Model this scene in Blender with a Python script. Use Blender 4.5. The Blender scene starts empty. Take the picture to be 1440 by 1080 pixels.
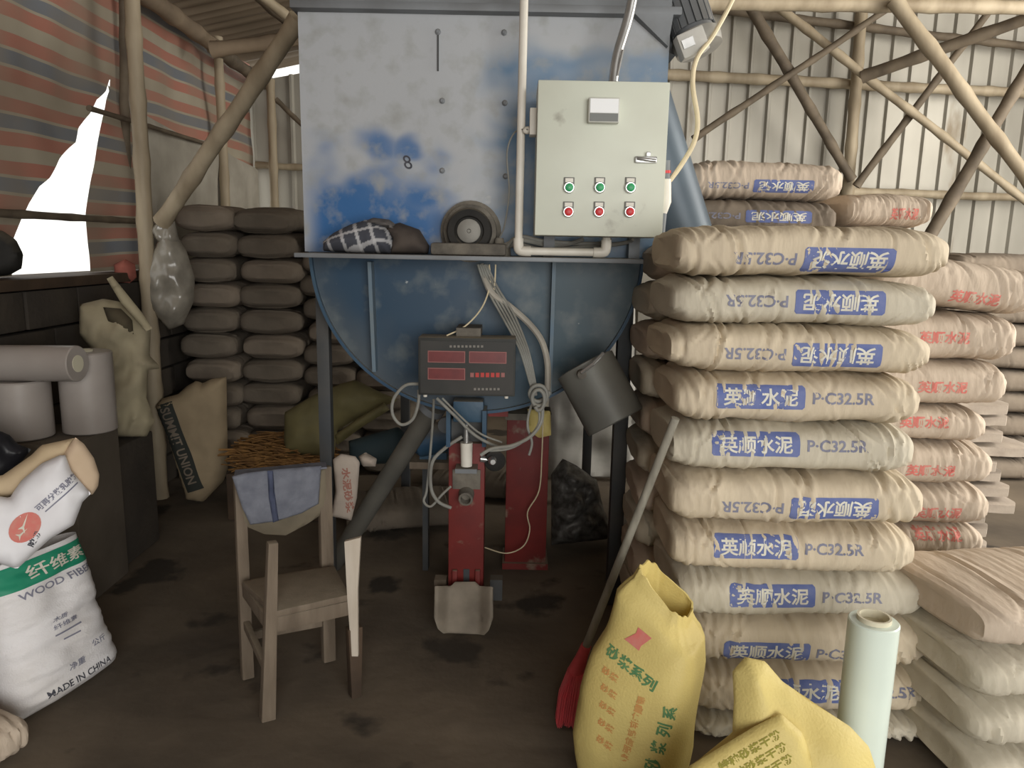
import bpy, bmesh, math, random
from mathutils import Vector, Matrix, Euler, noise
from mathutils.bvhtree import BVHTree
V = Vector
R = math.radians
scene = bpy.context.scene
col = scene.collection

# ------------------------------------------------------------------ camera
FPX = 1050.0                       # focal length in pixels of the 1440x1080 frame
CAM = V((0, 0, 1.5))
PITCH, ROLL = 10.3, 1.1
cam_d = bpy.data.cameras.new('camera')
cam_d.sensor_width = 36.0
cam_d.lens = FPX / 1440 * 36.0
cam = bpy.data.objects.new('camera', cam_d)
col.objects.link(cam)
RM = Matrix.Rotation(R(90 - PITCH), 3, 'X') @ Matrix.Rotation(R(ROLL), 3, 'Z')
cam.matrix_world = Matrix.Translation(CAM) @ RM.to_4x4()
scene.camera = cam

# ------------------------------------------------------------------ light
scene.view_settings.view_transform = 'Standard'
scene.view_settings.look = 'None'
scene.view_settings.exposure = 0.18
scene.view_settings.gamma = 1.0
scene.view_settings.use_curve_mapping = False
world = bpy.data.worlds.new('world')
scene.world = world
world.use_nodes = True
wn = world.node_tree.nodes
wn['Background'].inputs[0].default_value = (1.0, 0.985, 0.93, 1)
wn['Background'].inputs[1].default_value = 1.2

def area(name, loc, target, sx, sy, energy, color):
    l = bpy.data.lights.new(name, 'AREA')
    l.shape = 'RECTANGLE'; l.size = sx; l.size_y = sy
    l.energy = energy; l.color = color
    o = bpy.data.objects.new(name, l); col.objects.link(o)
    o.location = loc
    o.rotation_euler = (V(target) - V(loc)).to_track_quat('-Z', 'Y').to_euler()
    return o
# daylight through the wide doorway behind the photographer and through the side door on the right
area('front_doorway_daylight', (1.7, -3.3, 1.75), (0.9, 4.0, 1.75), 4.2, 2.9, 205, (1.0, 0.985, 0.95))
area('side_doorway_daylight', (5.05, 2.95, 2.3), (1.5, 4.9, 2.0), 3.2, 3.4, 230, (1.0, 0.95, 0.86))

# ------------------------------------------------------------------ pixel helpers
def ray(px, py):
    return RM @ V(((px - 720) / FPX, (540 - py) / FPX, -1.0))
def P(px, py, Y):                  # point on the vertical plane at distance Y
    d = ray(px, py); return CAM + d * (Y / d.y)
def PX(px, py, X):
    d = ray(px, py); return CAM + d * (X / d.x)
def PZ(px, py, Z=0.0):
    d = ray(px, py); return CAM + d * ((Z - CAM.z) / d.z)
def PP(px, py, O, N):
    d = ray(px, py); return CAM + d * ((O - CAM).dot(N) / d.dot(N))

# ------------------------------------------------------------------ materials
def lin(c):
    return tuple(((v / 255) / 12.92 if v / 255 <= 0.04045 else ((v / 255 + 0.055) / 1.055) ** 2.4) for v in c) + (1,)
MATS = {}
def M(name, c1=(128, 128, 128), c2=None, scale=6, rough=0.75, metal=0.0, bump=0.0, bscale=60, stretch=(1, 1, 1),
      dust=0.0, dustc=(150, 140, 122), emit=0.0, transl=0.0, attr=None, spots=None, spec=0.3):
    if name in MATS: return MATS[name]
    m = bpy.data.materials.new(name); m.use_nodes = True
    nt = m.node_tree; N = nt.nodes; L = nt.links
    b = N['Principled BSDF']; out = N['Material Output']
    b.inputs['Roughness'].default_value = rough
    b.inputs['Metallic'].default_value = metal
    b.inputs['Specular IOR Level'].default_value = spec
    tc = N.new('ShaderNodeTexCoord'); mp = N.new('ShaderNodeMapping')
    mp.inputs['Scale'].default_value = stretch
    L.new(tc.outputs['Object'], mp.inputs[0])
    def nz(s, det=4):
        n = N.new('ShaderNodeTexNoise'); n.inputs['Scale'].default_value = s; n.inputs['Detail'].default_value = det
        L.new(mp.outputs[0], n.inputs[0]); return n.outputs[0]
    def mix(fac, a, bb):
        x = N.new('ShaderNodeMix'); x.data_type = 'RGBA'
        if isinstance(fac, float): x.inputs[0].default_value = fac
        else: L.new(fac, x.inputs[0])
        for s, v in ((6, a), (7, bb)):
            if isinstance(v, tuple): x.inputs[s].default_value = v
            else: L.new(v, x.inputs[s])
        return x.outputs[2]
    def ramp(src, lo, hi):
        r = N.new('ShaderNodeMapRange'); r.inputs[1].default_value = lo; r.inputs[2].default_value = hi
        L.new(src, r.inputs[0]); return r.outputs[0]
    if attr:
        a = N.new('ShaderNodeAttribute'); a.attribute_name = attr; c = a.outputs[0]
        if c2: c = mix(ramp(nz(scale), 0.5, 0.8), c, lin(c2))
    else:
        c = lin(c1)
        if c2: c = mix(ramp(nz(scale), 0.35, 0.68), c, lin(c2))
    if spots:                       # worn flecks: (colour, scale, threshold)
        c = mix(ramp(nz(spots[1], 6), spots[2], spots[2] + 0.06), c, lin(spots[0]))
    if dust:
        g = N.new('ShaderNodeNewGeometry'); sp = N.new('ShaderNodeSeparateXYZ'); L.new(g.outputs['Normal'], sp.inputs[0])
        up = ramp(sp.outputs[2], 0.2, 0.9)
        ml = N.new('ShaderNodeMath'); ml.operation = 'MULTIPLY'; L.new(up, ml.inputs[0]); ml.inputs[1].default_value = dust
        c = mix(ml.outputs[0], c, lin(dustc))
    if isinstance(c, tuple): b.inputs['Base Color'].default_value = c
    else: L.new(c, b.inputs['Base Color'])
    if bump:
        bp = N.new('ShaderNodeBump'); bp.inputs['Strength'].default_value = bump; bp.inputs['Distance'].default_value = 0.01
        L.new(nz(bscale), bp.inputs['Height']); L.new(bp.outputs[0], b.inputs['Normal'])
    if emit:
        b.inputs['Emission Strength'].default_value = emit
        if isinstance(c, tuple): b.inputs['Emission Color'].default_value = c
        else: L.new(c, b.inputs['Emission Color'])
    if transl:
        t = N.new('ShaderNodeBsdfTranslucent'); ms = N.new('ShaderNodeMixShader'); ms.inputs[0].default_value = transl
        if isinstance(c, tuple): t.inputs[0].default_value = c
        else: L.new(c, t.inputs[0])
        L.new(b.outputs[0], ms.inputs[1]); L.new(t.outputs[0], ms.inputs[2]); L.new(ms.outputs[0], out.inputs[0])
    MATS[name] = m
    return m

KRAFT = M('kraft_paper', (206, 192, 168), (192, 178, 156), 5, 0.8, bump=0.5, bscale=18, stretch=(2.4, 1, 0.7))
KRAFT2 = M('kraft_paper_cool', (200, 192, 174), (186, 178, 160), 5, 0.8, bump=0.5, bscale=18, stretch=(2.4, 1, 0.7))
KRAFTR = M('kraft_paper_rosy', (198, 182, 164), (182, 167, 150), 5, 0.8, bump=0.5, bscale=18, stretch=(2.4, 1, 0.7))
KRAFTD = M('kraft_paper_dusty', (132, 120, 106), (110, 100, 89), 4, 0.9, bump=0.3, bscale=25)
KRAFTDK = M('kraft_paper_dark', (114, 104, 92), (96, 88, 78), 4, 0.9, bump=0.3, bscale=25)  # same bag paper in a darker tone
INK_BLUE = M('ink_blue', (92, 106, 160), (110, 120, 164), 30, 0.7)
INK_GREY = M('ink_grey_blue', (120, 122, 142), (136, 136, 150), 30, 0.7)
INK_WHITE = M('ink_white', (222, 220, 208), (205, 200, 186), 30, 0.7)
INK_RED = M('ink_red', (206, 112, 104), (200, 134, 122), 40, 0.7)
INK_GREEN = M('ink_green', (84, 128, 86), (104, 140, 92), 40, 0.7)
INK_ORANGE = M('ink_orange', (204, 146, 88), (200, 158, 96), 40, 0.7)
INK_DARK = M('ink_dark', (60, 62, 70), (84, 84, 92), 40, 0.7)
BAMBOO = M('bamboo', (182, 168, 144), (146, 132, 110), 7, 0.55, bump=0.15, bscale=30, stretch=(1, 1, 0.25))
BAMBOO_D = M('bamboo_dark', (118, 106, 90), (90, 80, 68), 7, 0.7, bump=0.15, bscale=30)
STEEL_SHEET = M('galvanised_sheet', (182, 178, 168), (150, 146, 136), 1.6, 0.5, 0.25, bump=0.05, bscale=20, stretch=(1, 1, 0.3), spots=((132, 120, 102), 2.2, 0.64))
BLUEPAINT = M('blue_paint', (44, 72, 98), (58, 82, 100), 4, 0.45, 0.0, bump=0.08, dust=0.8)
DARKSTEEL = M('dark_steel', (68, 71, 74), (82, 81, 79), 6, 0.65, 0.2, dust=0.4)
GREYSTEEL = M('grey_steel', (126, 130, 134), (108, 110, 112), 5, 0.55, 0.2, dust=0.6)
REDPAINT = M('red_paint', (116, 40, 36), (98, 36, 33), 8, 0.55, dust=0.6, spots=((122, 102, 88), 7, 0.60))
WHITEPVC = M('white_pvc', (226, 222, 212), (206, 200, 188), 6, 0.4, dust=0.4)
CABLE_G = M('cable_grey', (142, 142, 136), (120, 118, 112), 12, 0.6, dust=0.5)
CABLE_W = M('cable_cream', (222, 208, 176), (206, 192, 160), 12, 0.5)
BLACK = M('black_rubber', (26, 25, 24), (42, 40, 37), 10, 0.7, dust=0.35)
CABINET = M('cabinet_enamel', (208, 212, 198), (198, 200, 186), 3, 0.4, dust=0.3, spots=((160, 158, 146), 5, 0.64))
WOODPALE = M('pale_wood', (126, 113, 98), (100, 88, 75), 6, 0.75, bump=0.2, bscale=40, stretch=(3, 3, 0.5), dust=0.5)
WOODDARK = M('brown_wood', (84, 68, 54), (66, 54, 44), 6, 0.75, bump=0.2, bscale=40)
WOVENW = M('white_woven', (232, 230, 232), (214, 210, 208), 5, 0.6, bump=0.25, bscale=180)
YELLOW = M('yellow_woven', (212, 194, 124), (200, 180, 112), 5, 0.55, bump=0.2, bscale=160)
CHROME = M('bright_metal', (205, 205, 205), (170, 170, 168), 9, 0.3, 0.8)

# ------------------------------------------------------------------ mesh helpers
def smooth01(a, b, x):
    t = max(0.0, min(1.0, (x - a) / (b - a))); return t * t * (3 - 2 * t)
def nz3(x, y, z, s=0.0):
    return noise.noise(V((x + s * 13.7, y + s * 7.1, z - s * 5.3)))

class MB:
    def __init__(s): s.v = []; s.f = []
    def add(s, vs, fs):
        k = len(s.v); s.v += [V(q) for q in vs]; s.f += [tuple(i + k for i in q) for q in fs]; return s
    def box(s, c, size, rot=None):
        hx, hy, hz = size[0] / 2, size[1] / 2, size[2] / 2
        vs = [V((x, y, z)) for x in (-hx, hx) for y in (-hy, hy) for z in (-hz, hz)]
        if rot is not None:
            vs = [rot @ q for q in vs]
        return s.add([V(c) + q for q in vs], [(0, 1, 3, 2), (4, 6, 7, 5), (0, 4, 5, 1), (2, 3, 7, 6), (0, 2, 6, 4), (1, 5, 7, 3)])
    def box2(s, a, b):
        a, b = V(a), V(b); return s.box((a + b) / 2, [abs(q) for q in (b - a)])
    def beam(s, a, b, w, h, up=(0, 0, 1)):                 # square bar from a to b
        a, b = V(a), V(b); d = b - a; z = d.normalized(); x = V(up).cross(z)
        if x.length < 1e-4: x = V((1, 0, 0)).cross(z)
        x.normalize(); y = z.cross(x)
        return s.box((a + b) / 2, (w, h, d.length), Matrix((x, y, z)).transposed())
    def tube(s, pts, r, n=10, caps=True, sub=0):
        pts = [V(p) for p in pts]
        if sub: pts = catmull(pts, sub)
        rs = r if isinstance(r, (list, tuple)) else [r] * len(pts)
        if len(rs) != len(pts): rs = [rs[min(len(rs) - 1, int(i * len(rs) / len(pts)))] for i in range(len(pts))]
        vs = []; fs = []; x = None
        for i, p in enumerate(pts):
            t = (pts[min(i + 1, len(pts) - 1)] - pts[max(i - 1, 0)]).normalized()
            if x is None:
                x = t.cross(V((0, 0, 1)))
                if x.length < 0.05: x = t.cross(V((1, 0, 0)))
            x = (x - t * x.dot(t)).normalized(); y = t.cross(x)
            for j in range(n):
                a = 2 * math.pi * j / n; vs.append(p + (x * math.cos(a) + y * math.sin(a)) * rs[i])
        for i in range(len(pts) - 1):
            for j in range(n):
                fs.append((i * n + j, i * n + (j + 1) % n, (i + 1) * n + (j + 1) % n, (i + 1) * n + j))
        if caps:
            fs.append(tuple(range(n - 1, -1, -1))); k = (len(pts) - 1) * n; fs.append(tuple(range(k, k + n)))
        return s.add(vs, fs)
    def lathe(s, c, axis, prof, n=28):                      # prof: (distance along the axis, radius)
        z = V(axis).normalized(); x = z.cross(V((0, 0, 1)))
        if x.length < 0.05: x = V((1, 0, 0))
        x.normalize(); y = z.cross(x); c = V(c); vs = []; fs = []
        for h, r in prof:
            for j in range(n):
                a = 2 * math.pi * j / n; vs.append(c + z * h + (x * math.cos(a) + y * math.sin(a)) * max(r, 1e-4))
        for i in range(len(prof) - 1):
            for j in range(n):
                fs.append((i * n + j, i * n + (j + 1) % n, (i + 1) * n + (j + 1) % n, (i + 1) * n + j))
        if prof[0][1] > 1e-3: fs.append(tuple(range(n - 1, -1, -1)))
        if prof[-1][1] > 1e-3: k = (len(prof) - 1) * n; fs.append(tuple(range(k, k + n)))
        return s.add(vs, fs)
    def prism(s, poly, vec):                                # polygon (3D points) pushed along vec
        n = len(poly); vec = V(vec); poly = [V(p) for p in poly]
        return s.add(poly + [p + vec for p in poly], [tuple(range(n)), tuple(range(2 * n - 1, n - 1, -1))] +
                     [(i, i + n, (i + 1) % n + n, (i + 1) % n) for i in range(n)])
    def build(s, name, mat, parent=None, bevel=0, ang=40, **kw):
        return mk(name, s.v, s.f, mat, parent, bevel, ang, **kw)

def catmull(p, k):
    out = []; n = len(p)
    for i in range(n - 1):
        a, b, c, d = p[max(i - 1, 0)], p[i], p[i + 1], p[min(i + 2, n - 1)]
        for j in range(k):
            t = j / k
            out.append(0.5 * ((2 * b) + (c - a) * t + (2 * a - 5 * b + 4 * c - d) * t * t + (3 * b - a - 3 * c + d) * t ** 3))
    return out + [p[-1]]

def mk(name, vs, fs, mat, parent=None, bevel=0, ang=40, local=False, label=None, cat=None, group=None, kind=None, attr=None):
    me = bpy.data.meshes.new(name)
    vs = [V(q) for q in vs]
    if local: o0 = V((0, 0, 0))
    elif parent is not None:
        o0 = V((0, 0, 0)); q = parent
        while q is not None: o0 = o0 + q.location; q = q.parent
    else:
        o0 = V(((min(q.x for q in vs) + max(q.x for q in vs)) / 2, (min(q.y for q in vs) + max(q.y for q in vs)) / 2, min(q.z for q in vs)))
    me.from_pydata([q - o0 for q in vs], [], fs)
    bm = bmesh.new(); bm.from_mesh(me)
    bmesh.ops.recalc_face_normals(bm, faces=bm.faces)
    if bevel:
        es = [e for e in bm.edges if len(e.link_faces) == 2 and e.calc_face_angle(0) > 0.6]
        bmesh.ops.bevel(bm, geom=es, offset=bevel, segments=2, profile=0.6, affect='EDGES', clamp_overlap=True)
    bm.to_mesh(me); bm.free()
    if attr:
        at = me.color_attributes.new('paint', 'FLOAT_COLOR', 'POINT')
        for i, c in enumerate(attr): at.data[i].color = c
    me.shade_smooth(); me.set_sharp_from_angle(angle=R(ang))
    me.materials.append(mat)
    o = bpy.data.objects.new(name, me); col.objects.link(o)
    if parent is not None: o.parent = parent
    elif not local: o.location = o0
    return tag(o, label, cat, group, kind)
def tag(o, label=None, cat=None, group=None, kind=None):
    if label: o['label'] = label
    if cat: o['category'] = cat
    if group: o['group'] = group
    if kind: o['kind'] = kind
    return o
def thing(name, label, cat, loc, group=None, kind=None):
    o = bpy.data.objects.new(name, None); col.objects.link(o); o.location = V(loc); o.empty_display_size = 0.1
    return tag(o, label, cat, group, kind)
def struct(name, loc=(0, 0, 0), label=None):
    return thing(name, label, None, loc, None, 'structure')

def inside(poly, a, b):
    r = False; n = len(poly); j = n - 1
    for i in range(n):
        xi, yi = poly[i]; xj, yj = poly[j]
        if (yi > b) != (yj > b) and a < (xj - xi) * (b - yi) / (yj - yi) + xi: r = not r
        j = i
    return r
def nearest(poly, a, b):
    best = None; bd = 1e9; n = len(poly)
    for i in range(n):
        x0, y0 = poly[i]; x1, y1 = poly[(i + 1) % n]; dx, dy = x1 - x0, y1 - y0; l = dx * dx + dy * dy or 1e-12
        t = max(0, min(1, ((a - x0) * dx + (b - y0) * dy) / l)); qx, qy = x0 + t * dx, y0 + t * dy
        d = (qx - a) ** 2 + (qy - b) ** 2
        if d < bd: bd = d; best = (qx, qy)
    return best, math.sqrt(bd)
def grid_in(poly, step, keep_inside=True, bounds=None):
    """quads of a grid that lie in the polygon, the outer vertices pulled onto its outline"""
    xs = [p[0] for p in poly]; ys = [p[1] for p in poly]
    x0, x1, y0, y1 = bounds or (min(xs), max(xs), min(ys), max(ys))
    nx = max(2, int((x1 - x0) / step)); ny = max(2, int((y1 - y0) / step)); sx = (x1 - x0) / nx; sy = (y1 - y0) / ny
    idx = {}; vs = []; fs = []
    def vid(i, j):
        if (i, j) not in idx:
            a, b = x0 + i * sx, y0 + j * sy
            if rim(i, j): (a, b), _ = nearest(poly, a, b)
            idx[(i, j)] = len(vs); vs.append((a, b))
        return idx[(i, j)]
    keep = {(i, j) for i in range(nx) for j in range(ny) if inside(poly, x0 + (i + 0.5) * sx, y0 + (j + 0.5) * sy) == keep_inside}
    def rim(i, j):                 # a corner between kept and dropped cells
        c = [(i + a, j + b) for a in (-1, 0) for b in (-1, 0)]
        if not keep_inside: c = [q for q in c if 0 <= q[0] < nx and 0 <= q[1] < ny]
        return not all(q in keep for q in c)
    for i in range(nx):
        for j in range(ny):
            if (i, j) in keep:
                fs.append((vid(i, j), vid(i + 1, j), vid(i + 1, j + 1), vid(i, j + 1)))
    return vs, fs
def puff(poly, O, N, front, back, step, edge=None, wr=0.0, wscale=9.0, seed=0, power=0.5, bend=None):
    """a soft closed body: outline in the plane (O, N), swelling to front/back away from its edge"""
    N = V(N).normalized(); A = V((0, 0, 1)).cross(N).normalized(); B = N.cross(A)
    vs, fs = grid_in(poly, step); edge = edge or front * 2
    F = []; K = []
    for a, b in vs:
        d = nearest(poly, a, b)[1]; h = min(1, d / edge); h = (1 - (1 - h) ** 2) ** power if h < 1 else 1
        w = wr * (nz3(a * wscale, b * wscale, seed) + 0.6 * (0.5 - abs(nz3(a * wscale * 1.7 + 5, b * wscale * 0.9, seed + 3)))) * min(1, 0.25 + d / edge)
        p = O + A * a + B * b
        if bend: p = p + N * bend(a, b)
        F.append(p + N * (front * h + w)); K.append(p - N * (back * h + w * 0.3 + 0.001))
    n = len(vs); cnt = {}
    for f in fs:
        for i in range(4):
            e = (f[i], f[(i + 1) % 4]); cnt[tuple(sorted(e))] = cnt.get(tuple(sorted(e)), []) + [e]
    allf = list(fs) + [tuple(i + n for i in reversed(f)) for f in fs]
    for k, es in cnt.items():
        if len(es) == 1: a, b = es[0]; allf.append((b, a, a + n, b + n))
    return F + K, allf
def pxpoly(pts, O, N):
    """pixel outline -> outline in the plane (O, N)"""
    N = V(N).normalized(); A = V((0, 0, 1)).cross(N).normalized(); B = N.cross(A); out = []
    for x, y in pts:
        q = PP(x, y, O, N) - O; out.append((q.dot(A), q.dot(B)))
    return out

# ------------------------------------------------------------------ printed marks, laid on a surface
TXT = {}
def text2d(body, bold=0.02, step=0.22):
    k = (body, bold, step)
    if k in TXT: return TXT[k]
    c = bpy.data.curves.new('print', 'FONT'); c.body = body; c.size = 1; c.offset = bold; c.resolution_u = 3
    o = bpy.data.objects.new('print', c); col.objects.link(o); bpy.context.view_layer.update()
    me = bpy.data.meshes.new_from_object(o.evaluated_get(bpy.context.evaluated_depsgraph_get()))
    bpy.data.objects.remove(o); bpy.data.curves.remove(c)
    bm = bmesh.new(); bm.from_mesh(me); bpy.data.meshes.remove(me)
    TXT[k] = cut2d(bm, step); return TXT[k]
def cut2d(bm, step):
    bmesh.ops.remove_doubles(bm, verts=bm.verts, dist=1e-4)
    xs = [v.co.x for v in bm.verts]; ys = [v.co.y for v in bm.verts]
    x0, x1, y0, y1 = min(xs), max(xs), min(ys), max(ys)
    for ax, a, b in ((0, x0, x1), (1, y0, y1)):
        n = max(1, int((b - a) / step))
        for i in range(1, n):
            co = [0, 0, 0]; no = [0, 0, 0]; co[ax] = a + (b - a) * i / n; no[ax] = 1
            bmesh.ops.bisect_plane(bm, geom=bm.verts[:] + bm.edges[:] + bm.faces[:], plane_co=co, plane_no=no)
    bm.verts.ensure_lookup_table()
    vs = [((v.co.x - x0) / (x1 - x0) - 0.5, (v.co.y - y0) / (y1 - y0) - 0.5) for v in bm.verts]
    fs = [tuple(v.index for v in f.verts) for f in bm.faces]; bm.free()
    return vs, fs
def shape2d(pts, step):
    bm = bmesh.new(); bm.faces.new([bm.verts.new((x, y, 0)) for x, y in pts])
    bmesh.ops.triangulate(bm, faces=bm.faces)
    return cut2d(bm, step)
BADGE = shape2d([(0.025, 0), (0.975, 0), (1, 0.1), (1, 0.9), (0.975, 1), (0.025, 1), (0, 0.9), (0, 0.1)], 0.07)
RECT = shape2d([(0, 0), (1, 0), (1, 1), (0, 1)], 0.04)
def bvh_of(o):
    me = o.data
    return BVHTree.FromPolygons([v.co.copy() for v in me.vertices], [tuple(p.vertices) for p in me.polygons])
def decal(name, o, bv, shp, C, A, B, w, h, mat, off=0.0012, D=None, label=None):
    """lay a flat print on the mesh of o; C, A, B, D in o's own axes"""
    A, B, C = V(A).normalized(), V(B).normalized(), V(C); D = V(D).normalized() if D else -(A.cross(B)).normalized()
    vs, fs = shp; out = []; ok = []
    for a, b in vs:
        p = C + A * (a * w) + B * (b * h)
        hit, nrm, _, _ = bv.ray_cast(p - D * 0.6, D, 1.2)
        ok.append(hit is not None)
        out.append((hit - D * off) if hit is not None else p)
    fs = [f for f in fs if all(ok[i] for i in f)]
    if not fs: return None
    q = mk(name, out, fs, mat, local=True); q.parent = o
    bm = bmesh.new(); bm.from_mesh(q.data)
    for f in bm.faces:
        if f.normal.dot(D) > 0: f.normal_flip()
    bm.to_mesh(q.data); bm.free()
    return tag(q, label)

# ------------------------------------------------------------------ shared shapes
def sack(seed, L, W, H, nx=90, na=44, wr=1.0, droop=0.0, n=3.3, creases=10, end=0.74):
    rnd = random.Random(seed); vs = []; fs = []
    cr = [(rnd.uniform(-0.46, 0.46) * L, rnd.uniform(-0.9, 0.9), rnd.uniform(0.005, 0.011), rnd.uniform(0.003, 0.0075),
           rnd.uniform(-0.5, 1.2), rnd.uniform(0.6, 1.6)) for _ in range(creases)]
    cr += [(sd * L * rnd.uniform(0.36, 0.46), rnd.uniform(-1.6, 1.6), 0.008, 0.005, rnd.uniform(-0.4, 0.6), 1.2) for sd in (-1, 1) for _ in range(3)]
    e1, e2 = rnd.uniform(0.82, 0.90), rnd.uniform(0.84, 0.91); t1, t2 = end + rnd.uniform(-0.1, 0.1), end + rnd.uniform(-0.1, 0.1)
    sk = rnd.uniform(-0.04, 0.04)
    for i in range(nx + 1):
        t = -1 + 2 * i / nx; u = 0.75 * t + 0.25 * math.sin(t * math.pi / 2)
        e = abs(u); es = e1 if u < 0 else e2; tt = t1 if u < 0 else t2
        k = 1 - (1 - tt) * max(0, (e - es) / (1 - es)); kw = 1 - 0.10 * max(0, (e - es) / (1 - es)) ** 1.5
        k *= 0.94 + 0.06 * math.cos(u * 2.2)
        for j in range(na):
            a = 2 * math.pi * j / na; c, s = math.cos(a), math.sin(a)
            y = math.copysign(abs(c) ** (2 / n), c) * W / 2 * kw; z = math.copysign(abs(s) ** (2 / n), s) * H / 2 * k
            x = u * L / 2 + sk * y * 0.5
            nrm = V((0, c, s))
            d = wr * (0.006 * nz3(x * 6, y * 6, z * 6, seed) + 0.0025 * nz3(x * 22, y * 9, z * 9, seed + 1))
            for x0, sl, w, dp, mid, win in cr:
                q = (x - x0 - sl * z) / w
                if abs(q) < 3: d -= wr * dp * math.exp(-q * q) * math.exp(-((s - mid) / win) ** 2) - wr * dp * 0.5 * math.exp(-(abs(q) - 1.6) ** 2)
            p = V((x, y, z)) + nrm * d
            p.z -= droop * u * u + 0.006 * nz3(x * 3, 1.3, 2.2, seed)
            vs.append(p)
    for i in range(nx):
        for j in range(na):
            fs.append((i * na + j, i * na + (j + 1) % na, (i + 1) * na + (j + 1) % na, (i + 1) * na + j))
    for side, base in ((-1, 0), (1, nx * na)):
        ring = [base + j for j in range(na)]; cen = sum((vs[q] for q in ring), V()) / na
        for f, dx in ((0.8, 0.006), (0.4, -0.004)):
            new = []
            for q in ring: pass
            for j in range(na):
                p = cen + (vs[base + j] - cen) * f; p.x += side * dx + 0.008 * nz3(p.y * 9, p.z * 12, seed, side)
                new.append(len(vs)); vs.append(p)
            for j in range(na): fs.append((ring[j], ring[(j + 1) % na], new[(j + 1) % na], new[j]))
            ring = new
        fs.append(tuple(ring))
    return vs, fs
def put_sack(name, vf, mat, loc, yaw, label, group, pitch=0.0, roll=0.0):
    o = mk(name, vf[0], vf[1], mat, local=True, ang=50)
    o.location = V(loc); o.rotation_euler = (roll, pitch, yaw)
    return tag(o, label, 'cement bag', group)
def cement_print(o, bv, cx, cz, wbox, flip, W, bh=0.068):
    s = -1 if flip else 1
    A = (s, 0, 0); B = (0, 0, s); D = (0, 1, 0)
    decal('printed_badge', o, bv, BADGE, (cx, 0, cz), A, B, wbox, bh, INK_BLUE, 0.0012, D, 'blue badge with white characters')
    decal('printed_characters', o, bv, text2d('英顺水泥', 0.022, 0.3), (cx, 0, cz), A, B, wbox * 0.84, bh * 0.74, INK_WHITE, 0.0024, D)
    decal('printed_grade', o, bv, text2d('P·C32.5R', 0.022, 0.3), (cx + s * wbox * 0.93, 0, cz), A, B, wbox * 0.70, bh * 0.50, INK_GREY, 0.0014, D, 'grey-blue cement grade lettering')
def bamboo(label, a, b, r, mat=BAMBOO, group='bamboo poles of the shed frame', name='bamboo_pole', seed=0, taper=0.85, bend=0.0):
    a, b = V(a), V(b); L = (b - a).length; rnd = random.Random(seed); nn = max(2, int(L / 0.32)); pts = []; rs = []
    side = (b - a).cross(V((0, 1, 0.2))).normalized()
    for i in range(nn * 4 + 1):
        t = i / (nn * 4); rr = r * (1 - (1 - taper) * t)
        pts.append(a.lerp(b, t) + side * bend * math.sin(t * math.pi) + side * 0.006 * nz3(t * 4, seed, 1)); rs.append(rr * (1.13 if i % 4 == 0 else 0.98))
    m = MB().tube(pts, rs, 10)
    return m.build(name, mat, label=label, cat='pole', group=group)

# ================================================================== the shed
WX, WY = -2.3, 6.8                 # left wall and back wall
def roof_z(x): return 2.98 + 0.22 * (x - WX)
# floor of trodden cement dust
fl = MB()
n = 60
vs = [(-7 + 15 * i / n, -7 + 14.5 * j / n, 0.0) for i in range(n + 1) for j in range(n + 1)]
vs = [(x, y, 0.006 * nz3(x * 2.2, y * 2.2, 0.3) - 0.004) for x, y, z in vs]
fs = [(i * (n + 1) + j, (i + 1) * (n + 1) + j, (i + 1) * (n + 1) + j + 1, i * (n + 1) + j + 1) for i in range(n) for j in range(n)]
FLOORM = M('dusty_floor', (118, 106, 91), (80, 72, 63), 1.4, 0.95, bump=0.35, bscale=14, spots=((66, 60, 53), 2.6, 0.58))
mk('floor', vs, fs, FLOORM, local=True, kind='structure', label='dark trodden floor covered in cement dust')

PITCHR = 0.172                     # rib spacing of the sheets
def corrugated(axis, w0, w1, plane, z0, z1f, depth=0.028, sgn=-1):
    """one sheet: flat pans between narrow trapezoid ribs"""
    prof = []
    k = round((w1 - w0) / PITCHR)
    for i in range(k):
        b = w0 + i * PITCHR
        prof += [(b, 0), (b + PITCHR - 0.046, 0), (b + PITCHR - 0.032, depth), (b + PITCHR - 0.012, depth)]
    prof.append((w0 + k * PITCHR, 0))
    vs = []; fs = []
    for w, d in prof:
        for z in (z0, z1f(w)):
            vs.append((w, plane + sgn * d, z) if axis == 'x' else (plane + sgn * d, w, z))
    for i in range(len(prof) - 1): fs.append((2 * i, 2 * i + 2, 2 * i + 3, 2 * i + 1))
    return vs, fs
wb = struct('wall_back', (0, WY, 0), 'back wall of ribbed galvanised sheets')
x = -2.45
while x < 5.2:
    vs, fs = corrugated('x', x, x + 5 * PITCHR + 0.02, WY + 0.012 * nz3(x, 2, 1), 0.0, lambda q: roof_z(q) - 0.12 - 0.03 * nz3(q, 5, 5))
    mk('corrugated_sheet', vs, fs, STEEL_SHEET, wb, ang=20)
    x += 5 * PITCHR
wr_ = struct('wall_right', (5.2, 0, 0), 'right wall of ribbed galvanised sheets')
for y0, k in ((4.75, 6), (5.78, 6), (-3.5, 14), (-1.1, 13)):
    vs, fs = corrugated('y', y0, y0 + k * PITCHR, 5.2, 0.0, lambda q: 4.55)
    mk('corrugated_sheet', vs, fs, STEEL_SHEET, wr_, ang=20)
wf = struct('wall_front', (0, -3.5, 0), 'unseen front wall of ribbed sheets around a wide doorway')  # unseen wall, put in to cut flat sky fill and give light direction
x = -2.45
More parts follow.
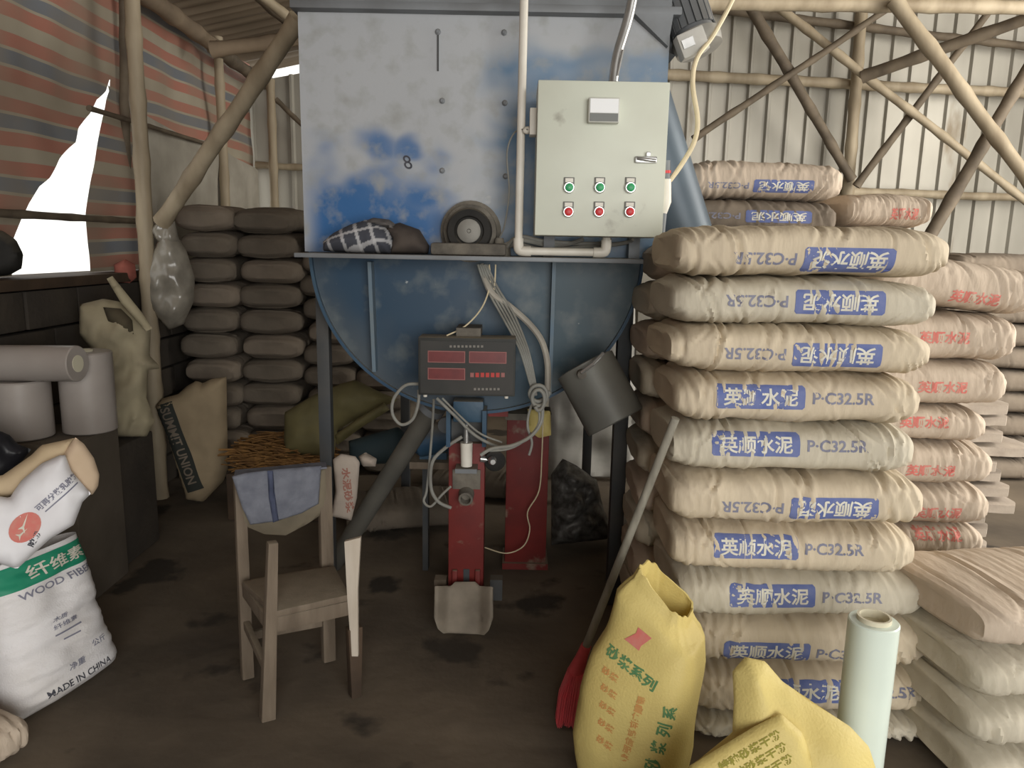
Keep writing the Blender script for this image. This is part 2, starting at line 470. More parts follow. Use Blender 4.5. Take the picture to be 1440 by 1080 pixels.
while x < 5.1:                     # the wide doorway is open up to the header sheets
    vs, fs = corrugated('x', x, x + 5 * PITCHR + 0.02, -3.5, 0.0 if x < -0.9 or x > 3.9 else 3.15, lambda q: roof_z(q) - 0.05)
    if roof_z(x) - 0.05 > 3.2 or x < -0.9: mk('corrugated_sheet', vs, fs, STEEL_SHEET, wf, ang=20)
    x += 5 * PITCHR
ce = struct('ceiling', (0, 0, 3), 'sloping roof of brown corrugated sheets')
ROOFM = M('roof_sheet', (128, 114, 96), (104, 92, 78), 2.0, 0.8, stretch=(0.4, 1, 1))
y = -3.9
while y < 7.1:
    vs = []; fs = []; w = 1.0; k = 26
    for i in range(k + 1):
        yy = y + (w + 0.03) * i / k; d = 0.02 * math.sin(2 * math.pi * i / k * 8)
        for xx in (-2.75, 5.4): vs.append((xx, yy, roof_z(xx) + d + 0.05))
    for i in range(k): fs.append((2 * i, 2 * i + 1, 2 * i + 3, 2 * i + 2))
    mk('roof_sheet', vs, fs, ROOFM, ce, ang=60)
    y += w
# low wall on the left with a rough sill
lw = struct('wall_left', (-2.25, 3, 0), 'low dark block wall under the striped tarpaulin')
BLOCK = M('dark_block', (72, 65, 57), (56, 51, 46), 3, 0.95, bump=0.4, bscale=30)  # even dark tone for the wall blocks and the crate
SILLZ = PX(60, 392, -2.1).z
random.seed(3)
rows = 7; bh = (SILLZ - 0.05) / rows
bm1 = MB().box((0, 0, 0), (0.26, 0.385, bh - 0.012)); proto = None
for r_ in range(rows):
    y = -3.5 + (0.2 if r_ % 2 else 0)
    while y < WY - 0.2:
        if proto is None:
            proto = mk('block', bm1.v, bm1.f, BLOCK, local=True, bevel=0.008); o = proto
        else:
            o = proto.copy(); col.objects.link(o)
        o.parent = lw; o.location = (-2.285 - lw.location.x + random.uniform(-0.006, 0.006), y + 0.2 - lw.location.y, (r_ + 0.5) * bh)
        y += 0.4
MB().box2((-2.47, -0.6, 0), (-2.395, WY - 0.05, SILLZ - 0.05)).build('mortar_back', BLOCK, lw)
MB().box2((-2.45, -3.5, SILLZ - 0.05), (-2.14, WY - 0.05, SILLZ)).build('sill_board', WOODDARK, lw, bevel=0.006)

# striped tarpaulin with the torn triangular hole
TX = WX
hole = [(157, 108), (150, 128), (136, 140), (128, 160), (112, 180), (108, 200), (84, 224), (66, 250), (52, 262), (38, 286), (30, 306), (24, 330), (18, 352), (20, 392),
        (60, 396), (126, 392), (124, 345), (123, 300), (128, 250), (136, 205), (144, 165), (150, 140), (156, 126)]
hp = [(PX(a, b, TX).y, PX(a, b, TX).z) for a, b in hole]
vs2, fs2 = grid_in(hp, 0.022, False, (-3.5, 6.75, SILLZ + 0.004, 3.0))
def tarp_low(y): return 2.14 if y > 5.15 else (SILLZ - 0.1 if y < 4.9 else SILLZ - 0.1 + (y - 4.9) / 0.25 * (2.14 - SILLZ + 0.1))
fs2 = [f for f in fs2 if sum(vs2[i][1] for i in f) / 4 > tarp_low(sum(vs2[i][0] for i in f) / 4)]
used = sorted({i for f in fs2 for i in f}); mp_ = {a: b for b, a in enumerate(used)}
vs3 = []
for i in used:
    y, z = vs2[i]
    vs3.append((TX + 0.03 * nz3(y * 1.2, z * 2.0, 3) + 0.012 * nz3(y * 5, z * 4, 7) + 0.008 * math.sin(y * 9 + z * 3), y, z))
def stripe_mat():
    m = bpy.data.materials.new('striped_tarpaulin'); m.use_nodes = True
    nt = m.node_tree; N = nt.nodes; L = nt.links; b = N['Principled BSDF']; b.inputs['Roughness'].default_value = 0.6
    tc = N.new('ShaderNodeTexCoord'); sp = N.new('ShaderNodeSeparateXYZ'); L.new(tc.outputs['Object'], sp.inputs[0])
    nzn = N.new('ShaderNodeTexNoise'); nzn.inputs['Scale'].default_value = 1.2; L.new(tc.outputs['Object'], nzn.inputs[0])
    w = N.new('ShaderNodeMath'); w.operation = 'MULTIPLY_ADD'; L.new(nzn.outputs[0], w.inputs[0]); w.inputs[1].default_value = 0.05; L.new(sp.outputs[2], w.inputs[2])
    w2 = N.new('ShaderNodeMath'); w2.operation = 'MULTIPLY_ADD'; L.new(sp.outputs[1], w2.inputs[0]); w2.inputs[1].default_value = -0.018; L.new(w.outputs[0], w2.inputs[2])
    dv = N.new('ShaderNodeMath'); dv.operation = 'DIVIDE'; L.new(w2.outputs[0], dv.inputs[0]); dv.inputs[1].default_value = 0.285
    fr = N.new('ShaderNodeMath'); fr.operation = 'FRACT'; L.new(dv.outputs[0], fr.inputs[0])
    cr = N.new('ShaderNodeValToRGB'); cr.color_ramp.interpolation = 'CONSTANT'
    red, blue, white = lin((186, 104, 90)), lin((92, 110, 132)), lin((180, 172, 154))
    stops = [(0, red), (0.22, white), (0.27, blue), (0.49, white), (0.54, red), (0.76, white)]
    el = cr.color_ramp.elements
    el[0].position = 0; el[0].color = red; el[1].position = 0.22; el[1].color = white
    for p, c in stops[2:]:
        e = el.new(p); e.color = c
    L.new(fr.outputs[0], cr.inputs[0])
    n2 = N.new('ShaderNodeTexNoise'); n2.inputs['Scale'].default_value = 2.5; L.new(tc.outputs['Object'], n2.inputs[0])
    mr = N.new('ShaderNodeMapRange'); mr.inputs[1].default_value = 0.35; mr.inputs[2].default_value = 0.7; mr.inputs[3].default_value = 0.4; mr.inputs[4].default_value = 0.8; L.new(n2.outputs[0], mr.inputs[0])
    mx = N.new('ShaderNodeMix'); mx.data_type = 'RGBA'; L.new(mr.outputs[0], mx.inputs[0]); L.new(cr.outputs[0], mx.inputs[6]); mx.inputs[7].default_value = lin((138, 127, 110))  # dust tone over the stripes, mixed stronger to paint in a hazy veil
    L.new(mx.outputs[2], b.inputs['Base Color'])
    t = N.new('ShaderNodeBsdfTranslucent'); ms = N.new('ShaderNodeMixShader'); ms.inputs[0].default_value = 0.10
    L.new(mx.outputs[2], t.inputs[0]); L.new(b.outputs[0], ms.inputs[1]); L.new(t.outputs[0], ms.inputs[2]); L.new(ms.outputs[0], N['Material Output'].inputs[0])
    return m
mk('striped_tarpaulin', vs3, [tuple(mp_[i] for i in f) for f in fs2], stripe_mat(), ang=60,
   label='red blue and white striped tarpaulin with a torn triangular hole', cat='tarpaulin')
# pale sheet that closes the wall under the tarpaulin, beside the grey bag stack
O = V((TX + 0.06, 5.6, 1.9)); NN = V((1, -0.05, 0))
v_, f_ = puff([(-0.85, -0.6), (0.95, -0.6), (0.95, 0.22), (0.5, 0.26), (0.1, 0.33), (-0.3, 0.30), (-0.80, 0.36)], O, NN, 0.012, 0.006, 0.05, 0.05, 0.03, 3, 4)
mk('pale_cloth_sheet', v_, f_, M('pale_sheet', (176, 170, 158), (150, 144, 132), 4, 0.8), label='pale cloth sheet hung between bamboo posts under the tarpaulin', cat='sheet')

# bamboo and timber frame, left side
bamboo('thick bamboo post carrying the hanging plastic bag', V((P(206, 420, 4.25).x, 4.25, 0)), P(184, -40, 4.25), 0.046, seed=1)
bamboo('thin dark post tied behind the thick bamboo post', V((P(172, 300, 4.55).x, 4.55, SILLZ)), P(174, -30, 4.55), 0.03, BAMBOO_D, seed=2)
bamboo('slender bamboo post beside the pale cloth sheet', V((P(318, 300, 5.75).x, 5.75, 0)), P(306, 52, 5.75), 0.038, seed=3)
bamboo('thin dark pole just behind the slender post', V((P(297, 300, 6.0).x, 6.0, 0)), P(292, 72, 6.0), 0.018, BAMBOO_D, seed=4)
bamboo('stout diagonal bamboo strut rising to the mixer top', P(228, 312, 4.25), P(420, 26, 3.75), 0.046, seed=5, taper=0.95)
bamboo('knotty eave log along the top of the tarpaulin', PX(160, -40, WX + 0.12), PX(303, 66, WX + 0.12), 0.06, M('peeled_log', (158, 140, 118), (132, 116, 98), 5, 0.8), 'roof timbers', 'roof_log', seed=6)
bamboo('dark continuation of the eave log towards the back wall', PX(300, 66, WX + 0.14), PX(372, 118, WX + 0.14), 0.05, BAMBOO_D, 'roof timbers', 'roof_log', seed=7)
bamboo('crosswise roof log over the slender post', P(298, 70, 5.35), P(470, 48, 5.35), 0.05, M('peeled_log'), 'roof timbers', 'roof_log', seed=8)
bamboo('sloping rafter pole under the brown roof sheets', P(338, -30, 4.6), P(424, 46, 5.2), 0.045, BAMBOO_D, 'roof timbers', 'roof_log', seed=9)
bamboo('pale purlin pole high under the roof beside the mixer', P(350, -20, 4.4), P(440, 52, 4.75), 0.03, BAMBOO, 'roof timbers', 'roof_log', seed=10)
bamboo('low dark rail across the torn hole of the tarpaulin', PX(-60, 296, WX + 0.07), PX(205, 312, WX + 0.07), 0.02, BAMBOO_D, seed=11)
bamboo('thin rail across the striped tarpaulin at half height', PX(125, 152, WX + 0.09), PX(300, 205, WX + 0.09), 0.014, BAMBOO_D, seed=12)
bamboo('upright pole in the back corner left of the mixer', V((P(383, 200, 6.6).x, 6.6, 0)), P(380, 112, 6.6), 0.04, seed=13)
bamboo('short brace on the back wall left of the mixer', P(388, 140, 6.62), P(440, 190, 6.62), 0.022, BAMBOO_D, seed=14)
bamboo('low cross rail on the back wall left of the mixer', P(360, 232, 6.68), P(470, 238, 6.68), 0.03, seed=15)
# right side
RY = 6.66
bamboo('upright bamboo post in the middle of the back wall', V((P(1200, 265, 6.55).x, 6.55, 0)), P(1216, -40, 6.55), 0.052, seed=20)
bamboo('long horizontal rail halfway up the back wall', P(900, 103, RY), P(1500, 134, RY), 0.045, seed=21)
bamboo('lower horizontal rail on the back wall above the bags', P(1150, 268, RY), P(1500, 280, RY), 0.038, seed=22)
bamboo('pale horizontal beam at the top of the right side', P(930, 2, 5.3), P(1540, 12, 5.3), 0.05, seed=23)
bamboo('upper rail on the back wall high under the beam', P(960, 8, RY), P(1500, 72, RY), 0.036, BAMBOO_D, seed=30)
bamboo('thick bright bamboo strut falling from the top beam', P(1258, 0, 5.2), P(1452, 262, 4.9), 0.048, seed=24)
bamboo('thick dark strut leaning up beside the bag stacks', P(1296, 352, 5.1), P(1470, 54, 5.2), 0.045, BAMBOO_D, seed=25)
bamboo('dark steep strut ending at the middle post', P(1046, -6, 6.2), P(1198, 252, 6.45), 0.045, BAMBOO_D, seed=26)
bamboo('long thin bamboo brace sloping down across the back wall', P(1086, 4, 6.4), P(1470, 304, 6.1), 0.035, seed=27)
bamboo('thin brace rising from the chute to the top beam', P(975, 196, 6.3), P(1262, 4, 6.2), 0.030, BAMBOO_D, seed=28)
bamboo('brace rising from the foot of the middle post', P(1204, 262, 6.42), P(1400, 4, 6.2), 0.033, BAMBOO_D, seed=29)
bamboo('stout grey pole running from the middle post to the right', P(1212, 108, 6.3), P(1480, 14, 5.6), 0.048, BAMBOO_D, seed=31)

# ================================================================== the blue mixer
HY = 2.92
pL, pR = P(424, 200, HY).x, P(934, 200, HY).x
zL, zT = P(668, 358, HY).z, P(668, 18, HY).z
mx = thing('dry_mortar_mixer', 'large blue and grey trough mixer on steel legs', 'mixer', ((pL + pR) / 2, HY + 0.7, 0))
HB = HY + 1.45
def mixc(a, b, t): return tuple(p + (q - p) * t for p, q in zip(a, b))
G, B1, B2, DG = lin((170, 173, 177)), lin((48, 98, 152)), lin((84, 118, 150)), lin((102, 112, 120))
vs = []; fs = []; cs = []; nx_, nz_ = 150, 110
for i in range(nx_ + 1):
    for j in range(nz_ + 1):
        s, t = i / nx_, j / nz_; x = pL + (pR - pL) * s; z = zL + (zT - zL) * t
        vs.append((x, HY + 0.003 * nz3(x * 3, z * 3, 2), z))
        q = nz3(s * 9, t * 7, 3) + 0.5 * nz3(s * 22, t * 18, 5)
        ml = (1 - smooth01(0.18, 0.50, t + 0.13 * q)) * (1 - smooth01(0.33, 0.44, s + 0.05 * q)) * smooth01(-0.02, 0.06, s)
        pt = max(smooth01(0.10, 0.02, math.hypot((s - 0.2) * 1.2, t - 0.45) + 0.05 * q), smooth01(0.08, 0.02, math.hypot((s - 0.3) * 1.3, t - 0.44) + 0.05 * q))
        mr = smooth01(0.46, 0.62, s + 0.06 * q) * (1 - smooth01(0.80, 0.90, t + 0.05 * q))
        md = smooth01(0.36, 0.50, s) * (1 - smooth01(0.68, 0.8, t)) * 0.0
        c = G; c = mixc(c, B2, mr * (0.75 + 0.3 * q)); c = mixc(c, B1, min(1, max(ml, pt * 0.85)))
        cs.append(c)
for i in range(nx_):
    for j in range(nz_):
        a = i * (nz_ + 1) + j; fs.append((a, a + nz_ + 1, a + nz_ + 2, a + 1))
PAINTED = M('sprayed_panel', attr='paint', c2=(150, 152, 150), scale=14, rough=0.45, bump=0.05, bscale=50, spots=((196, 196, 190), 5, 0.72))
mk('front_panel', vs, fs, PAINTED, mx, attr=cs)
MB().box2((pL, HY + 0.012, zL), (pR, HB, zT)).build('hopper_body', GREYSTEEL, mx)
m = MB().box2((pL - 0.015, HY - 0.05, zT - 0.008), (pR + 0.03, HB, zT + 0.02)); m.build('rim_flange', GREYSTEEL, mx, bevel=0.004)
MB().box2((pL, HY - 0.01, zT + 0.02), (pR, HB - 0.02, zT + 0.25)).build('hopper_cover', GREYSTEEL, mx)
MB().prism([(pR - 0.14, HY - 0.05, zT - 0.005), (pR + 0.0, HY - 0.05, zT - 0.005), (pR - 0.01, HY - 0.03, zT - 0.11)], (0, 0.045, 0)).build('corner_gusset', GREYSTEEL, mx)
for (bx_, by_) in ((616, 45), (709, 46), (622, 142), (622, 240), (710, 145), (711, 248)):
    q = P(bx_, by_, HY); MB().lathe(q + V((0, 0.001, 0)), (0, -1, 0), [(0, 0.011), (0.006, 0.011), (0.009, 0.006), (0.012, 0.006)], 8).build('bolt', GREYSTEEL, mx)
q0, q1 = P(616, 48, HY), P(616, 100, HY); MB().box((((q0 + q1) / 2) + V((0, -0.002, 0))), (0.006, 0.006, abs(q0.z - q1.z))).build('seam_strip', DARKSTEEL, mx)
sv, sf = text2d('8', 0.0, 9)
qm = P(573, 228, HY - 0.006); mk('scribbled_mark', [V((qm.x + a * 0.03 - b * 0.012, HY - 0.005, qm.z + b * 0.05)) for a, b in sv], sf, INK_DARK, mx)
# trough: half cylinder with an end plate
cx = (P(436, 362, HY).x + P(905, 366, HY).x) / 2; Rr = (P(905, 366, HY).x - P(436, 362, HY).x) / 2; cz = zL
vs = []; fs = []; cs = []; na, nr = 64, 24
DB, TB, DU = lin((40, 66, 88)), lin((46, 72, 84)), lin((92, 94, 92))
for i in range(na + 1):
    a = math.pi + math.pi * i / na
    for j in range(nr + 1):
        r = Rr * j / nr; x = cx + r * math.cos(a); z = cz + r * math.sin(a) * 0.97
        vs.append((x, HY, z)); q = nz3(x * 4, z * 4, 1) + 0.5 * nz3(x * 11, z * 11, 2); s = (x - cx) / Rr
        c = mixc(DB, TB, smooth01(-0.1, 0.6, s)); c = mixc(c, DU, max(0, min(0.75, smooth01(0.75, 1.0, j / nr) * 0.5 * (1 if s < 0 else 0.4) + 0.3 * q)))
        cs.append(c)
for i in range(na):
    for j in range(nr):
        a = i * (nr + 1) + j; fs.append((a, a + nr + 1, a + nr + 2, a + 1))
mk('trough_end_plate', vs, fs, M('trough_paint', attr='paint', c2=(104, 112, 114), scale=9, rough=0.4, spots=((186, 190, 188), 26, 0.72)), mx, attr=cs)
vs = []; fs = []
for i in range(na + 1):
    a = math.pi + math.pi * i / na
    for y in (HY - 0.02, HB): vs.append((cx + Rr * math.cos(a), y, cz + Rr * 0.97 * math.sin(a)))
k = len(vs)
for i in range(na + 1):
    a = math.pi + math.pi * i / na
    for y in (HY - 0.02, HB): vs.append((cx + (Rr - 0.012) * math.cos(a), y, cz + (Rr - 0.012) * 0.97 * math.sin(a)))
for i in range(na):
    a = 2 * i; fs += [(a, a + 2, a + 3, a + 1), (a + k, a + 1 + k, a + 3 + k, a + 2 + k), (a, a + k, a + 2 + k, a + 2)]
mk('trough_shell', vs, fs, BLUEPAINT, mx)
la, lb = P(413, 352, HY - 0.25).x, P(905, 372, HY - 0.25).x; LZ = P(660, 360, HY - 0.25).z
MB().box2((la, HY - 0.25, LZ - 0.016), (lb, HY + 0.01, LZ)).build('ledge_plate', GREYSTEEL, mx, bevel=0.003)
for px_, yb in ((523, 520), (778, 552)):
    a, b = P(px_, 368, HY), P(px_ + (6 if px_ < 600 else -6), yb, HY)
    MB().prism([a + V((-0.006, 0, 0)), b + V((-0.006, 0, 0)), b + V((-0.006, -0.05, 0)), a + V((-0.006, -0.06, 0))], (0.014, 0, 0)).build('stiffener_rib', M('rib_paint', (96, 118, 136), (112, 122, 126), 6, 0.5), mx)
for x_, y_, w in ((P(459, 600, 3.02).x, 3.02, 0.05), (P(874, 560, 3.02).x, 3.02, 0.058), (P(826, 620, HB - 0.1).x, HB - 0.1, 0.05), (P(570, 560, HB - 0.1).x, HB - 0.1, 0.05)):
    ang = math.asin(max(-1, min(1, (x_ - cx) / Rr)))
    ztop = cz - Rr * 0.97 * math.cos(ang) + 0.06 if abs(x_ - cx) < Rr * 0.9 else cz + 0.1
    MB().box2((x_ - w / 2, y_ - w / 2, 0.0), (x_ + w / 2, y_ + w / 2, ztop)).build('leg', DARKSTEEL, mx, bevel=0.003)
MB().box2((P(459, 600, 3.02).x, 3.05, 1.02), (P(874, 560, 3.02).x, 3.09, 1.07)) if False else None
# shaft end with bearing housing
sc_ = P(660, 325, HY - 0.12)
hs = MB().lathe((sc_.x, HY, sc_.z), (0, -1, 0), [(0, 0.115), (0.03, 0.115), (0.035, 0.10), (0.08, 0.098), (0.085, 0.085)], 36).build('bearing_housing', M('dusty_iron', (120, 114, 104), (88, 84, 78), 14, 0.9, bump=0.5, bscale=50), mx)
m = MB(); m.box2((P(608, 350, HY - .12).x, HY - 0.19, LZ + 0.001), (P(712, 350, HY - .12).x, HY - 0.04, LZ + 0.045)); m.build('bearing_foot', MATS['dusty_iron'], mx, bevel=0.012)
MB().lathe((sc_.x, HY - 0.08, sc_.z), (0, -1, 0), [(0, 0.083), (0.05, 0.083), (0.055, 0.078), (0.056, 0.055), (0.05, 0.05)], 36).build('seal_ring', BLACK, mx)
MB().lathe((sc_.x, HY - 0.08, sc_.z), (0, -1, 0), [(0, 0.045), (0.066, 0.043), (0.068, 0.04), (0.068, 0.008), (0.06, 0.006)], 28).build('shaft_end', M('shaft_steel', (150, 148, 142), (128, 126, 120), 10, 0.6, 0.3), mx)
m = MB().lathe(P(702, 352, HY - 0.1) - V((0, 0, 0.03)), (0, 0, 1), [(0, 0.045), (0.05, 0.04), (0.055, 0.02), (0.075, 0.015)], 14); m.build('grease_cup', MATS['dusty_iron'], mx)
# inclined chute on the right, drive motor above it
ca, cb = P(880, 70, 3.14), P(962, 330, 3.14)
MB().tube([ca, cb], 0.115, 28).build('inclined_chute', M('chute_paint', (92, 104, 114), (78, 88, 98), 3, 0.4, 0.1), mx)
mo = thing('gear_motor', 'grey finned electric motor bolted to the mixer top', 'motor', P(960, 40, 3.0))
a, b = P(944, -52, 3.02), P(978, 52, 2.95); ax = (b - a).normalized(); Lm = (b - a).length
prof = [(0, 0.06), (0.01, 0.075)]
MB().lathe(a, ax, [(0, 0.06), (0.01, 0.072), (Lm, 0.072), (Lm + 0.005, 0.06)], 28).build('motor_body', GREYSTEEL, mo)
sx = ax.cross(V((0, 0, 1))).normalized(); sy = ax.cross(sx)
for k in range(18):
    g = 2 * math.pi * k / 18; dr = sx * math.cos(g) + sy * math.sin(g)
    m = MB().beam(a + dr * 0.078 + ax * 0.03, b + dr * 0.078 - ax * 0.02, 0.022, 0.005, dr); m.build('cooling_fin', GREYSTEEL, mo)
MB().lathe(b, ax, [(0, 0.088), (0.02, 0.09), (0.05, 0.085), (0.055, 0.02)], 28).build('fan_cover', M('fan_cover', (170, 168, 162), (140, 138, 132), 6, 0.5, 0.2), mo)
rot = Matrix((sx, sy, ax)).transposed()
tb = P(972, 62, 2.85)
MB().box(tb, (0.10, 0.07, 0.085), Matrix.Rotation(R(-24), 3, 'Y')).build('terminal_box', M('terminal_box', (196, 194, 188), (170, 168, 160), 6, 0.5), mo, bevel=0.008)
MB().box(P(968, 60, 2.81), (0.042, 0.004, 0.03), Matrix.Rotation(R(-24), 3, 'Y')).build('rating_plate', CHROME, mo)
m = MB().prism([P(931, 16, 3.0), P(946, 16, 3.0), P(950, 78, 3.0), P(941, 74, 3.0), P(936, 50, 3.0)], (0, 0.12, 0)); m.build('motor_bracket', GREYSTEEL, mx)

# ------------------------------------------------------------------ control cabinet
CY = 2.60
c0, c1 = P(757, 112, CY), P(931, 334, CY)
cab = thing('control_cabinet', 'pale grey steel control cabinet with six push buttons', 'control cabinet', ((c0.x + c1.x) / 2, CY + 0.12, c1.z))
MB().box2((c0.x, CY + 0.022, c1.z), (c1.x, CY + 0.22, c0.z)).build('cabinet_body', CABINET, cab, bevel=0.004)
MB().box2((c0.x, CY, c1.z), (c1.x, CY + 0.019, c0.z)).build('cabinet_door', CABINET, cab, bevel=0.004)
for x_ in (c0.x + 0.06, c1.x - 0.06):
    MB().box2((x_ - 0.02, CY + 0.21, LZ + 0.001), (x_ + 0.02, CY + 0.27, c1.z + 0.1)).build('mounting_bracket', GREYSTEEL, cab)
me_ = MB(); a, b = P(827, 139, CY), P(869, 175, CY)
mt = me_.box2((a.x, CY - 0.032, b.z), (b.x, CY, a.z)).build('voltmeter', M('meter_case', (196, 196, 188), (184, 184, 176), 6, 0.4), cab, bevel=0.004)
MB().box2((a.x + 0.005, CY - 0.035, a.z - (a.z - b.z) * 0.62), (b.x - 0.005, CY - 0.031, a.z - 0.005)).build('meter_dial', M('dial_white', (236, 238, 240), None, rough=0.3), mt)
MB().box2((a.x + 0.005, CY - 0.035, b.z + 0.004), (b.x - 0.005, CY - 0.031, a.z - (a.z - b.z) * 0.64)).build('meter_cover', M('meter_grey', (112, 114, 112), None, rough=0.4), mt)
GRN = M('button_green', (58, 158, 104), (70, 164, 110), 40, 0.35); RDB = M('button_red', (204, 58, 62), (196, 66, 68), 40, 0.35)
for row, (yy, mat_, nm) in enumerate(((264, GRN, 'green push button'), (298, RDB, 'red push button'))):
    for xx in (800, 843, 886):
        q = P(xx - row, yy, CY)
        b_ = MB().lathe(q, (0, -1, 0), [(0, 0.019), (0.012, 0.019), (0.016, 0.0165), (0.016, 0.0145), (0.013, 0.0145)], 22).build('push_button', CHROME, cab, label=nm)
        MB().lathe(q, (0, -1, 0), [(0.010, 0.014), (0.019, 0.0135), (0.021, 0.011), (0.021, 0.001)], 20).build('button_cap', mat_, b_)
        pl = MB().box(q + V((0, -0.003, 0.022)), (0.036, 0.006, 0.024)).build('legend_plate', M('legend_frame', (116, 116, 112), None, rough=0.5), cab, bevel=0.002)
        MB().box(q + V((0, -0.0065, 0.024)), (0.026, 0.002, 0.013)).build('legend_card', WHITEPVC, pl)
q = P(908, 225, CY)
hd = MB().box(q + V((0, -0.006, 0)), (0.075, 0.012, 0.022)).build('door_lock', CHROME, cab, bevel=0.005)
MB().tube([q + V((-0.03, -0.012, 0.004)), q + V((0.0, -0.024, -0.002)), q + V((0.03, -0.02, -0.004))], 0.006, 10).build('lock_handle', CHROME, hd)
MB().box(q + V((0.006, -0.014, 0.018)), (0.014, 0.006, 0.014)).build('lock_keeper', CHROME, hd, bevel=0.002)
a, b = P(745, 154, CY + 0.1), P(757, 192, CY + 0.1)
bx = MB().box2((a.x, CY + 0.06, b.z), (c0.x, CY + 0.13, a.z)).build('side_junction_box', WHITEPVC, cab, bevel=0.004)
MB().lathe((a.x, CY + 0.095, P(745, 183, CY + 0.1).z), (-1, 0, -0.2), [(0, 0.013), (0.012, 0.013), (0.022, 0.006)], 12).build('cable_gland', WHITEPVC, bx)

# white conduit on the ledge
PY = HY - 0.20; pr = 0.0145
pvc = thing('white_conduit', 'white plastic conduit dropping to the ledge below the cabinet', 'pipe', P(728, 352, PY))
p0, p1, p2, p3 = P(743, -260, PY), P(729, 346, PY), P(852, 354, PY), P(852, 330, PY)
p1.z = LZ + pr + 0.006; p2.z = p1.z
MB().tube([p0, p1], pr, 16).build('upright_pipe', WHITEPVC, pvc)
MB().tube([p1, p2], pr, 16).build('horizontal_pipe', WHITEPVC, pvc)
MB().tube([p2, V((p2.x, p2.y, c1.z - 0.002))], pr, 16).build('riser_pipe', WHITEPVC, pvc)
for c_, d1, d2 in ((p1, V((0, 0, 1)), V((1, 0, 0))), (p2, V((0, 0, 1)), V((-1, 0, 0)))):
    MB().tube([c_ + d1 * 0.045, c_ + d1 * 0.02, c_ + (d1 + d2) * 0.004, c_ + d2 * 0.02, c_ + d2 * 0.045], 0.0185, 16, sub=3).build('elbow', WHITEPVC, pvc)
def cable(label, pts, r, mat=CABLE_G, name='cable', group='loose cables on the mixer', sub=6):
    return MB().tube([P(*p) for p in pts], r, 8, sub=sub).build(name, mat, label=label, cat='cable', group=group)
cd = thing('steel_conduit', 'grey steel conduit rising from the cabinet top', 'pipe', P(862, 108, CY + 0.1))
MB().tube([P(938, -240, CY + 0.14), P(897, -40, CY + 0.12), P(884, 24, CY + 0.12), P(868, 78, CY + 0.11), V((P(862, 112, CY + .1).x, CY + 0.1, c0.z))], 0.017, 14, sub=4).build('conduit_tube', CHROME, cd)
MB().tube([P(876, 70, CY + 0.09), P(868, 106, CY + 0.09)], 0.005, 8).build('tie_wire', CHROME, cd)
MB().lathe(V((P(862, 112, CY + .1).x, CY + 0.1, c0.z)), (0, 0, 1), [(0, 0.026), (0.015, 0.026), (0.018, 0.02)], 16).build('locknut', CHROME, cd)
cable('cream cable hanging from the motor beside the cabinet', [(1110, -260, 3.0), (1070, -110, 2.95), (1036, -14, 2.9), (1004, 48, 2.84), (980, 82, 2.78), (974, 118, 2.74), (981, 168, 2.74), (976, 200, 2.74), (958, 232, 2.74), (942, 254, 2.74)], 0.0085, CABLE_W)
fit = thing('pipe_coupling', 'short white pipe coupling with a red ring beside the cabinet', 'pipe', P(937, 330, 2.74))
MB().tube([P(937, 226, 2.74), P(937, 252, 2.74)], 0.014, 14).build('grey_stub', GREYSTEEL, fit)
MB().tube([P(937, 240, 2.74), P(937, 244, 2.74)], 0.0165, 14).build('red_ring', RDB, fit)
MB().tube([P(937, 252, 2.74), P(936, 284, 2.74), P(933, 300, 2.74)], [0.017, 0.02, 0.012], 14).build('white_sleeve', WHITEPVC, fit)
MB().tube([P(933, 300, 2.74), V((P(930, 300, 2.74).x, 2.74, LZ + 0.002))], 0.012, 10).build('tail_pipe', GREYSTEEL, fit)
cable('thin grey lead from the junction box to the bearing', [(742, 182, CY + .08), (724, 186, 2.74), (713, 215, 2.76), (716, 270, 2.78), (710, 315, 2.8), (703, 334, 2.82)], 0.003)
for k, (dy, x1) in enumerate(((0, 800), (6, 870), (-5, 838))):
    cable(['flat grey cable lying on the ledge under the cabinet', 'longer grey cable lying on the ledge under the cabinet', 'grey cable looping up to the cabinet floor'][k],
          [(700 + 6 * k, 350 - k, 2.80), (730, 338 + dy, 2.83), (770, 345 + dy, 2.83), (x1, 343, 2.83), (x1 + 20, 336, 2.80)], 0.008)

# plaid jacket bundled on the ledge
PLY = HY - 0.13
vs_, fs_ = [], []
def plaid_col(a, b):
    c = lin((70, 72, 80)); u = a + 0.3 * b; v = b * 1.0 - 0.25 * a
    for per, w, tint in ((0.056, 0.012, 0.6),):
        if (u % per) < w: c = mixc(c, lin((206, 206, 208)), tint)
        if (v % per) < w: c = mixc(c, lin((206, 206, 208)), tint)
    return c
plo = pxpoly([(456, 352), (456, 338), (470, 326), (492, 315), (515, 308), (536, 312), (552, 324), (556, 345), (550, 356), (500, 355)], P(505, 340, PLY), (0, -1, 0))
v_, f_ = puff(plo, P(505, 340, PLY), (0, -1, 0.0), 0.09, 0.05, 0.004, 0.06, 0.010, 12, 2)
zmin = min(q.z for q in v_); v_ = [q + V((0, 0, LZ + 0.001 - zmin)) for q in v_]
A0 = P(505, 340, PLY)
jk = thing('plaid_jacket', 'crumpled black and white plaid jacket on the blue ledge', 'jacket', (A0.x, PLY, LZ))
mk('plaid_cloth', v_, f_, M('plaid', attr='paint', rough=0.9), jk, attr=[plaid_col(q.x - A0.x, q.z - A0.z + 0.4 * (q.y - PLY)) for q in v_])
DKC = M('dark_cloth', (58, 52, 50), (84, 76, 70), 9, 0.95)
